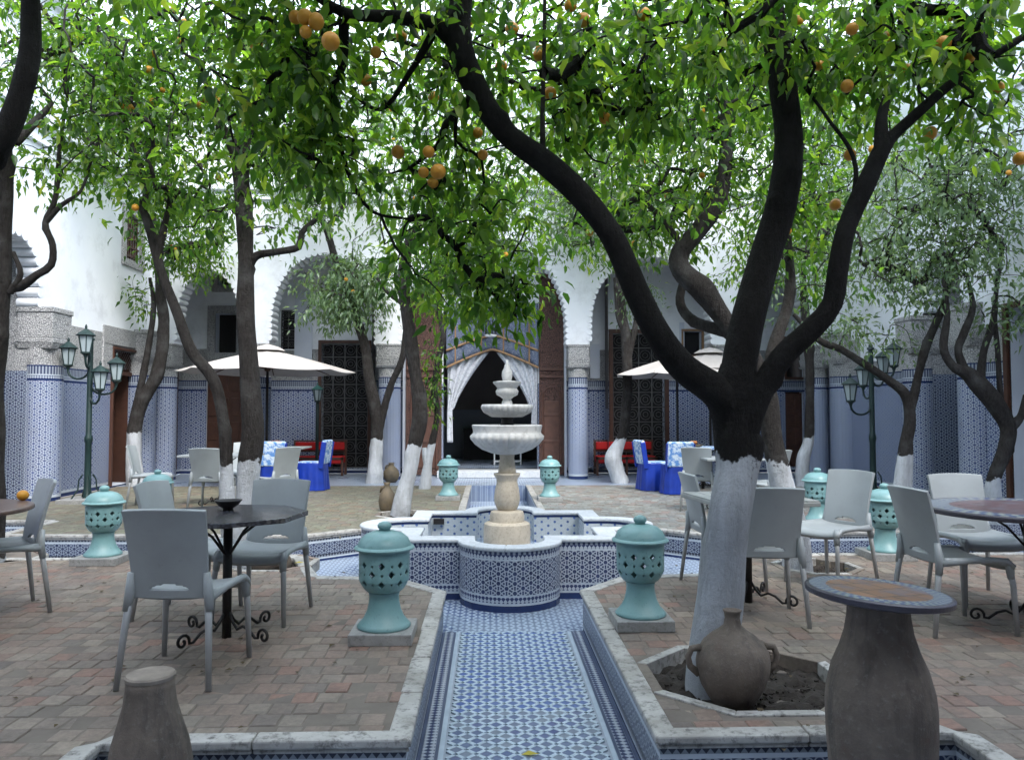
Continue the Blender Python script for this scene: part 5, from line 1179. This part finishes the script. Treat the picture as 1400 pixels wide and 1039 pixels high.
    link('crown', np_mesh('crown', V.reshape(-1, 3) - b0, Fq, mat, ('rnd', np.repeat(col, len(tf))), 'FACE'), t, True)['kind'] = 'stuff'
    STAT['leaves'] += n
    for p in list(oranges) + [A[rg.integers(na)] + rg.normal(0, .05, 3) for _ in range(fruit)]:
        o = bpy.data.objects.new('orange', OR_ME); COL.objects.link(o); o.parent = t; o.location = Vector(p) - base; s = rg.uniform(.8, 1.15); o.scale = (s, s, s); o.rotation_euler = rg.uniform(0, 6, 3)
    return t
def pts(lst): return [tuple(atY(x, y, Y)) for x, y, Y in lst]
def rads(lst, Y): return [q * .84 * Y / F / 2 for q in lst]          # widths measured in the photograph, in pixels at distance Y
# 1: the big dark tree in the near pit
ob = lambda L: [np.array(atY(x, y, Y)) for x, y, Y in L]
rads1 = lambda l, Y: rads([q * .96 for q in l], Y)
T1 = [(pts([(972, 948, 3.95), (974, 900, 3.94), (986, 800, 3.92), (998, 700, 3.86), (1006, 640, 3.88), (1004, 590, 3.9), (1006, 540, 3.9), (1010, 500, 3.9)]), rads1([88, 81, 77, 70, 66, 71, 82, 62], 3.87)),
      (pts([(1006, 585, 3.9), (985, 540, 3.88), (935, 503, 3.85), (898, 455, 3.8), (868, 395, 3.8), (838, 325, 3.8), (795, 268, 3.8), (745, 222, 3.8), (690, 180, 3.78), (650, 120, 3.75), (627, 50, 3.7), (636, -40, 3.7), (650, -200, 3.6)]), rads1([70, 60, 52, 46, 43, 42, 42, 42, 40, 42, 40, 36, 26], 3.8)),
      (pts([(630, 65, 3.72), (600, 38, 3.7), (555, 26, 3.66), (510, 22, 3.6), (470, 18, 3.5), (410, -20, 3.4)]), rads1([36, 26, 24, 20, 17, 12], 3.7)),
      (pts([(1000, 590, 3.9), (1008, 520, 3.92), (1022, 440, 3.95), (1045, 355, 4.0), (1068, 280, 4.0), (1078, 200, 4.0), (1072, 130, 4.0), (1060, 50, 4.0), (1050, -60, 4.0), (1060, -250, 4.0)]), rads1([64, 60, 56, 52, 52, 50, 46, 46, 40, 28], 3.95)),
      (pts([(1010, 600, 3.9), (1035, 545, 3.85), (1068, 490, 3.8), (1112, 448, 3.75), (1138, 415, 3.72), (1146, 365, 3.7), (1158, 310, 3.7), (1185, 250, 3.7), (1208, 200, 3.7), (1225, 182, 3.7), (1262, 148, 3.65), (1310, 108, 3.6), (1400, 50, 3.5), (1480, -10, 3.4)]), rads1([62, 46, 40, 38, 34, 34, 32, 32, 30, 20, 17, 14, 11, 8], 3.75)),
      (pts([(1206, 205, 3.7), (1205, 165, 3.72), (1211, 138, 3.72)]), rads1([28, 20, 15], 3.7)),
      (pts([(742, 220, 3.8), (742, 150, 3.85), (744, 60, 3.9), (745, -40, 3.9)]), rads1([11, 8, 7, 6], 3.8)),
      (pts([(690, 180, 3.78), (660, 130, 3.95), (610, 90, 4.1), (560, 60, 4.2), (500, 50, 4.25)]), rads1([20, 18, 12, 9, 6], 4)),
      (pts([(655, 125, 3.8), (610, 170, 4.2), (598, 200, 4.35), (560, 230, 4.4)]), rads1([16, 13, 10, 6], 4.1)),
      (pts([(470, 30, 3.5), (468, 90, 3.7), (450, 135, 3.9), (465, 200, 4.1), (482, 250, 4.2), (510, 290, 4.3), (560, 300, 4.4)]), rads1([17, 14, 12, 10, 8, 6, 4], 3.9)),
      (pts([(590, 50, 3.7), (560, 100, 3.9), (520, 150, 4.1), (470, 120, 4.2)]), rads1([14, 10, 8, 5], 3.9)),
      (pts([(1148, 350, 3.7), (1170, 230, 3.72), (1130, 160, 3.8), (1100, 120, 3.9)]), rads1([10, 8, 6, 5], 3.7))]
T1o = ob([(452, 57, 2.9), (432, 30, 3.2), (417, 24, 3.2), (404, 24, 3.25), (418, 44, 3.2), (514, 72, 3.9), (549, 50, 4.0), (586, 208, 3.9), (579, 236, 3.8), (599, 235, 3.8), (544, 208, 4.2), (592, 250, 4.2), (653, 182, 4.2), (660, 212, 4.2), (593, 134, 4.4), (797, 28, 3.9), (736, 76, 4.0), (780, 8, 4), (827, 162, 4.2), (752, 128, 4.3), (738, 68, 4.1), (685, 92, 4.2), (1165, 40, 3.3), (1158, 118, 3.8), (1162, 212, 4.0), (1142, 280, 4.4), (1325, 80, 3.7), (1290, 60, 3.8), (1272, 182, 4.0), (1214, 50, 4.2), (1330, 50, 3.9), (1395, 217, 3.9)])
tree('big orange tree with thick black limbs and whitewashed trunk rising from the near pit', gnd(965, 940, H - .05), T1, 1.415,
     [blob(560, 40, 210, 90, 3.9, .8, 90), blob(630, 345, 85, 80, 4.5, .40, 40), blob(600, 230, 90, 90, 4.4, .5, 34), blob(690, 400, 50, 50, 4.6, .25, 22), blob(395, 90, 70, 130, 3.7, .45, 58), blob(440, 170, 60, 70, 3.9, .4, 20), blob(830, 60, 190, 90, 4.1, .7, 105), blob(800, 150, 110, 45, 4.2, .5, 25), blob(1140, 50, 240, 85, 3.9, .8, 125), blob(1330, 80, 90, 100, 3.8, .7, 45), blob(750, -250, 650, 200, 3.6, 1.5, 260), blob(300, -120, 200, 100, 3.3, .8, 60)],  # the widest blob hangs above the frame, added to shade the foreground
     leaf=.080, per=21, spread=.16, singles=300, oranges=T1o + [(p - np.array(EYE)) * .95 + np.array(EYE) for p in T1o[5::2]] + ob([(x, y, 4.0) for x, y in ((1240, 95), (1365, 120), (1090, 30), (960, 60), (880, 20), (700, 40), (640, 30), (350, 60), (1390, 30), (1300, 20), (1120, 90), (500, 110), (475, 60))]), fruit=0, lump=.016, seg=26, seed=11, bark='bark_backlit')
# 2: tree behind it, pit on the right
T2 = [(pts([(1090, 782, 6.75), (1086, 720, 6.75), (1068, 660, 6.7), (1056, 600, 6.7), (1048, 540, 6.7), (1022, 480, 6.7), (992, 440, 6.7), (962, 400, 6.7), (932, 370, 6.7), (930, 345, 6.7), (955, 315, 6.65), (982, 275, 6.6), (992, 220, 6.6), (995, 150, 6.6), (1008, 100, 6.6)]), rads([52, 42, 38, 34, 34, 32, 30, 40, 34, 30, 28, 26, 22, 22, 16], 6.7)),
      (pts([(1000, 455, 6.7), (950, 440, 6.9), (930, 415, 7.0), (935, 380, 7.0)]), rads([22, 18, 16, 12], 6.8)), (pts([(1046, 540, 6.7), (1060, 470, 6.9), (1080, 400, 7.1), (1075, 300, 7.2)]), rads([26, 22, 18, 12], 6.8)),
      (pts([(940, 345, 6.7), (905, 300, 6.8), (870, 260, 6.9), (850, 190, 7)]), rads([12, 9, 7, 5], 6.7)), (pts([(995, 150, 6.6), (975, 100, 6.7), (960, 40, 6.8)]), rads([16, 10, 6], 6.6))]
tree('twisting orange tree with flaking whitewash behind the square table', gnd(1090, 776, H - .05), T2, atY(1060, 632, 6.7).z,
     [blob(890, 190, 120, 100, 6.8, .9, 120), blob(1000, 220, 90, 110, 6.9, .8, 80), blob(865, 300, 90, 50, 7.1, .6, 55), blob(1010, 100, 120, 80, 6.8, .9, 80), blob(1100, 290, 60, 100, 7.2, .6, 60), blob(900, 40, 250, 70, 7, 1.2, 110), blob(1150, 60, 160, 80, 7, 1, 60)], leaf=.088, per=19, spread=.2, singles=60, fruit=10, oranges=ob([(870, 218, 6.8), (879, 222, 6.7), (958, 152, 6.6), (960, 166, 6.6), (912, 268, 6.8)]), seed=12, seg=18, lump=.02)
# 3: twin stems behind the octagonal table
T3 = [(pts([(328, 775, 6.95), (335, 700, 6.95), (340, 640, 6.95), (346, 590, 6.95), (342, 520, 6.95), (336, 440, 6.95), (336, 360, 6.95), (332, 270, 6.95), (322, 205, 6.95), (300, 170, 6.9), (285, 120, 6.9), (262, 60, 6.9)]), rads([44, 32, 36, 34, 32, 28, 26, 26, 24, 15, 12, 8], 6.95)),
      (pts([(322, 775, 6.9), (312, 700, 6.85), (310, 640, 6.85), (306, 580, 6.85), (292, 520, 6.85), (262, 480, 6.85), (243, 430, 6.85), (220, 370, 6.85), (204, 310, 6.85), (190, 275, 6.9)]), rads([36, 26, 20, 18, 19, 17, 16, 15, 14, 10], 6.9)),
      (pts([(332, 270, 6.95), (334, 200, 7.0), (345, 140, 7.0), (335, 60, 7.0), (310, 0, 7.0)]), rads([22, 20, 18, 14, 8], 7)), (pts([(338, 370, 6.95), (350, 350, 6.95), (375, 345, 6.9), (408, 338, 6.9), (413, 318, 6.9), (432, 300, 6.9)]), rads([14, 13, 11, 12, 10, 8], 6.9)),
      (pts([(200, 290, 6.88), (196, 240, 6.9), (165, 160, 7), (140, 60, 7.0), (120, 0, 7)]), rads([13, 10, 8, 7, 5], 6.9)), (pts([(214, 355, 6.85), (222, 320, 6.85), (232, 280, 6.9)]), rads([14, 12, 8], 6.85))]
tree('twin stemmed orange tree with whitewashed feet behind the octagonal table', gnd(325, 768, H - .05), T3, atY(330, 632, 6.95).z,
     [blob(300, 80, 130, 90, 6.9, .9, 115), blob(400, 220, 70, 80, 6.9, .6, 50), blob(200, 165, 100, 95, 6.9, .8, 115), blob(262, 280, 60, 45, 7.0, .5, 40), blob(390, 110, 60, 80, 7.2, .5, 30), blob(150, 80, 130, 90, 7.1, .9, 75)], leaf=.088, per=19, spread=.2, singles=60, fruit=4,
     oranges=ob([(282, 136, 6.9), (288, 130, 6.9), (296, 128, 6.85), (297, 138, 6.85), (273, 144, 6.9), (290, 141, 6.8), (185, 284, 6.6), (204, 96, 6.8), (210, 74, 6.8), (110, 50, 6.8), (222, 124, 6.9), (170, 144, 6.9), (180, 148, 6.9), (208, 139, 6.9), (275, 92, 6.9), (237, 15, 6.8), (188, 4, 6.8), (245, 56, 6.7), (298, 243, 6.9)]), seed=13, seg=18, lump=.02)
# 5: trunk at the left edge
T5 = [(pts([(-12, 770, 7.25), (-10, 640, 7.2), (-8, 520, 7.1), (0, 440, 7.0), (6, 330, 6.9), (5, 240, 6.8), (2, 190, 6.7)]), rads([44, 34, 30, 26, 22, 26, 28], 7)),
      (pts([(0, 410, 7.0), (12, 395, 7.0), (28, 392, 6.95), (52, 375, 6.9), (70, 362, 6.9), (72, 335, 6.9), (62, 305, 6.9), (76, 270, 6.9), (82, 200, 6.9), (92, 130, 6.9)]), rads([16, 14, 15, 12, 12, 10, 9, 8, 7, 4], 6.9)),
      (pts([(14, 400, 6.95), (28, 375, 6.9), (18, 345, 6.9)]), rads([10, 9, 7], 6.9)), (pts([(62, 305, 6.9), (85, 280, 6.9), (110, 262, 6.9), (125, 220, 7)]), rads([9, 7, 5, 4], 6.9)), (pts([(20, 195, 6.6), (50, 165, 6.7), (72, 140, 6.8)]), rads([16, 12, 6], 6.7))]
tree('dark leaning orange tree against the round tiled column, bare grey side branches', gnd(-12, 762, H - .05), T5, .35,
     [blob(90, 70, 110, 80, 6.9, .8, 60), blob(30, 100, 60, 80, 7.0, .6, 35), blob(110, 215, 70, 40, 7.0, .4, 22), blob(40, 220, 25, 25, 6.8, .3, 4), blob(-150, 0, 200, 160, 6, 1, 60)], leaf=.088, per=19, spread=.2, singles=40, fruit=5, seed=14, seg=16, lump=.02)
# 4: limb of the tree rooted beside the left table
b4 = atY(-130, 560, 4.3)
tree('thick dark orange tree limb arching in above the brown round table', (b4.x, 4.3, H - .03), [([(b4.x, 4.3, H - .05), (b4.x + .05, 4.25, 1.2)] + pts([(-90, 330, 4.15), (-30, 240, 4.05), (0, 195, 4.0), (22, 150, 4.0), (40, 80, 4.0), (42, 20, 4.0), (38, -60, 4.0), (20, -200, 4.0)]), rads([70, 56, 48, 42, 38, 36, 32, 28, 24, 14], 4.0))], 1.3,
     [blob(20, -160, 160, 80, 4.0, .7, 70), blob(120, -120, 120, 50, 4.0, .5, 40)], leaf=.10, per=14, spread=.15, fruit=3, seed=15, seg=20, lump=.016, bark='bark_backlit')
# far trees
def far_tree(label, bx, by, limbs, py, blobs, Yd, fruit=6, mat='leaf', seed=20, z=H, per=17, spread=.30, leaf=.125, droop=.6):
    b = gnd(bx, by, z); return tree(label, (b.x, b.y, z - .03), limbs, atY(bx, py, Yd).z, blobs, leaf=leaf, per=per, spread=spread, fruit=fruit, mat=mat, seed=seed, seg=10, lump=.03, droop=droop, dens=2.4)
Y = gnd(185, 664, H).y
far_tree('two stemmed whitewashed tree close to the dark doorway in the side wall', 185, 664, [(pts([(186, 667, Y), (184, 620, Y), (184, 588, Y), (194, 550, Y), (215, 510, Y), (224, 450, Y), (218, 390, Y), (215, 330, Y), (205, 280, Y)]), rads([28, 20, 22, 20, 20, 18, 14, 12, 8], Y)), (pts([(182, 667, Y), (180, 600, Y), (190, 540, Y), (202, 480, Y), (210, 420, Y), (205, 380, Y)]), rads([20, 16, 12, 10, 8, 5], Y))], 591,
         [blob(262, 350, 45, 36, Y, .8, 60), blob(190, 400, 14, 22, Y, .3, 8), blob(255, 290, 55, 45, Y - .8, 1, 60), blob(120, 210, 90, 70, Y - 1.5, 1.2, 80), blob(200, 120, 120, 90, Y - 1, 1.2, 90)], Y, 8, 'leaf', 21)
Y = gnd(513, 660, H).y
far_tree('forked whitewashed tree with drooping pale foliage before the tiled column', 513, 660, [(pts([(512, 664, Y), (514, 625, Y), (515, 600, Y), (514, 570, Y), (506, 520, Y), (498, 470, Y), (482, 420, Y), (460, 360, Y), (445, 310, Y), (430, 290, Y)]), rads([30, 22, 20, 20, 18, 16, 14, 12, 11, 8], Y)), (pts([(516, 605, Y), (522, 570, Y), (535, 525, Y), (550, 490, Y), (556, 440, Y)]), rads([15, 13, 11, 11, 8], Y)), (pts([(446, 312, Y), (470, 280, Y), (455, 250, Y)]), rads([9, 7, 5], Y))], 600,
         [blob(470, 395, 52, 40, Y - .3, .7, 120), blob(500, 370, 40, 40, Y - .3, .6, 50), blob(440, 240, 100, 55, Y - .8, 1.2, 100), blob(480, 150, 140, 90, Y - 1, 1.2, 90)], Y, 8, 'leaf_grey', 22, droop=1.0)
Y = gnd(548, 703, H).y
far_tree('slanting orange tree with slim white foot between clay pot and fountain', 548, 703, [(pts([(546, 706, Y), (556, 660, Y), (568, 608, Y), (574, 560, Y), (566, 500, Y), (558, 440, Y), (552, 390, Y), (560, 330, Y), (590, 280, Y), (600, 220, Y)]), rads([30, 26, 24, 24, 22, 20, 20, 18, 14, 9], Y)), (pts([(556, 420, Y), (530, 400, Y), (515, 380, Y)]), rads([8, 6, 4], Y)), (pts([(560, 330, Y), (620, 300, Y), (670, 260, Y)]), rads([14, 10, 6], Y))], 610,
         [blob(590, 300, 60, 80, Y, .9, 70), blob(670, 290, 70, 85, Y, .9, 110), blob(600, 170, 120, 80, Y, 1.1, 90), blob(640, 380, 60, 50, Y, .6, 40)], Y, 10, 'leaf', 23, spread=.26, leaf=.11)
Y = gnd(586, 668, H).y
far_tree('slender curved tree with white foot beside the carved brown door', 586, 668, [(pts([(580, 670, Y), (584, 640, Y), (592, 600, Y), (598, 565, Y), (594, 530, Y), (600, 490, Y), (606, 460, Y), (600, 420, Y), (600, 360, Y)]), rads([20, 15, 12, 10, 9, 10, 10, 8, 6], Y)), (pts([(586, 650, Y), (581, 625, Y), (580, 612, Y)]), rads([12, 9, 8], Y))], 607, [blob(592, 510, 12, 45, Y - .2, .25, 14), blob(600, 390, 40, 50, Y, .6, 30)], Y, 0, 'leaf', 24)
Y = gnd(845, 660, H).y
far_tree('tree with boot shaped whitewashed foot in front of the red bench', 845, 660, [(pts([(848, 664, Y), (842, 640, Y), (838, 625, Y), (850, 598, Y), (856, 560, Y), (858, 510, Y), (855, 460, Y), (848, 400, Y), (842, 340, Y)]), rads([24, 26, 28, 16, 16, 17, 16, 12, 8], Y)), (pts([(858, 490, Y), (868, 450, Y), (872, 410, Y)]), rads([12, 9, 6], Y)), (pts([(856, 460, Y), (846, 430, Y), (842, 380, Y)]), rads([12, 11, 8], Y))], 599,
         [blob(780, 290, 60, 50, Y - .5, .9, 60), blob(760, 140, 120, 70, Y - 1, 1.2, 90), blob(850, 300, 60, 50, Y, .8, 60), blob(870, 410, 35, 25, Y, .5, 10), blob(800, 230, 90, 60, Y - .5, 1.2, 90), blob(900, 250, 90, 80, Y - .5, 1.2, 70)], Y, 5, 'leaf_grey', 25)
Y = 14.1
far_tree('straight dark tree with slim white foot against the right corner dado', 1102, 665, [(pts([(1098, 668, Y), (1098, 630, Y), (1106, 598, Y), (1107, 540, Y), (1106, 480, Y), (1100, 420, Y), (1095, 330, Y)]), rads([24, 20, 15, 14, 16, 13, 8], Y))], 598, [blob(1000, 120, 130, 80, Y - 1, 1.2, 90), blob(1160, 150, 120, 80, Y - 1, 1.2, 90), blob(1090, 260, 90, 80, Y - .5, 1.2, 130), blob(1060, 350, 70, 50, Y - .5, .8, 60)], Y, 5, 'leaf', 26)
Y = gnd(1234, 706, H).y
far_tree('V forked tree with white foot before the lamp post and weathered wall', 1234, 706, [(pts([(1234, 710, Y), (1232, 660, Y), (1236, 618, Y), (1244, 575, Y), (1238, 540, Y), (1215, 520, Y), (1185, 500, Y), (1150, 478, Y), (1120, 465, Y), (1085, 430, Y)]), rads([30, 22, 20, 18, 17, 14, 12, 12, 10, 6], Y)), (pts([(1240, 710, Y), (1243, 640, Y), (1242, 580, Y), (1252, 530, Y), (1264, 480, Y), (1280, 440, Y), (1292, 410, Y), (1305, 340, Y)]), rads([14, 12, 14, 14, 13, 13, 11, 6], Y))], 621,
         [blob(1140, 440, 50, 25, Y, .6, 16), blob(1170, 350, 90, 70, Y, .9, 90), blob(1270, 350, 60, 70, Y, .9, 45), blob(1240, 250, 110, 70, Y, 1, 80), blob(1200, 460, 40, 20, Y, .3, 6)], Y, 2, 'leaf_grey', 27, spread=.24, leaf=.10)
Y = 9.6
far_tree('gnarled grey tree with pollarded limbs beside the red mosaic table', 1362, 714, [(pts([(1360, 716, Y), (1358, 660, Y), (1372, 620, Y), (1378, 585, Y), (1362, 555, Y), (1338, 525, Y), (1322, 510, Y), (1302, 500, Y), (1290, 475, Y), (1295, 430, Y), (1290, 380, Y)]), rads([34, 22, 22, 26, 30, 30, 24, 16, 12, 10, 6], Y)), (pts([(1322, 512, Y), (1310, 480, Y), (1318, 455, Y), (1330, 420, Y), (1322, 380, Y)]), rads([16, 12, 12, 10, 6], Y)), (pts([(1340, 525, Y), (1345, 480, Y), (1358, 440, Y), (1362, 400, Y)]), rads([16, 12, 10, 6], Y)), (pts([(1378, 590, Y), (1395, 570, Y), (1402, 540, Y)]), rads([16, 12, 8], Y)), (pts([(1368, 550, Y), (1364, 480, Y), (1360, 420, Y), (1372, 330, Y)]), rads([10, 8, 8, 6], Y))], 655,
         [blob(1330, 340, 70, 70, Y, .8, 55), blob(1380, 420, 40, 40, Y, .5, 14), blob(1370, 220, 80, 90, Y, 1, 75), blob(1310, 260, 60, 50, Y, .8, 40)], Y, 2, 'leaf_grey', 28, spread=.24, leaf=.10)
print('LEAVES', STAT)

# ------------------------------------------------------------------ litter
lm = MB()
for _ in range(320):
    x, y = random.uniform(-4.5, 4.8), random.uniform(3.0, 7.3)
    if -.6 < x < 1.0: continue
    l = random.uniform(.02, .05); a = random.uniform(0, 6.28); w2 = l * .35; ca, sa = math.cos(a), math.sin(a); z = H + .006
    q = [(0, 0, 0), (l * .5, w2, .008), (l, 0, .004), (l * .5, -w2, .006)]; lm.add([(x + p_[0] * ca - p_[1] * sa, y + p_[0] * sa + p_[1] * ca, z + p_[2]) for p_ in q], [(0, 1, 2, 3)])
struct(add('fallen_leaves', lm, 'dry_leaf'), 'dry brown leaves scattered over the brick terraces', 'stuff')
for px, py, z, lab in ((402, 772, H, 'yellow leaf lying on the terrace edge near the cross path'), (712, 1036, 0, 'yellow green leaf lying on the tiled path')):
    p = gnd(px, py, z); m = MB(); m.add([(0, 0, 0), (.04, .02, .012), (.09, .0, .004), (.045, -.02, .008)], [(0, 1, 2, 3)]); o = add('fallen_leaf', m, 'yellow_leaf'); o.location = (p.x, p.y, z + .016); tag(o, lab, 'leaf')
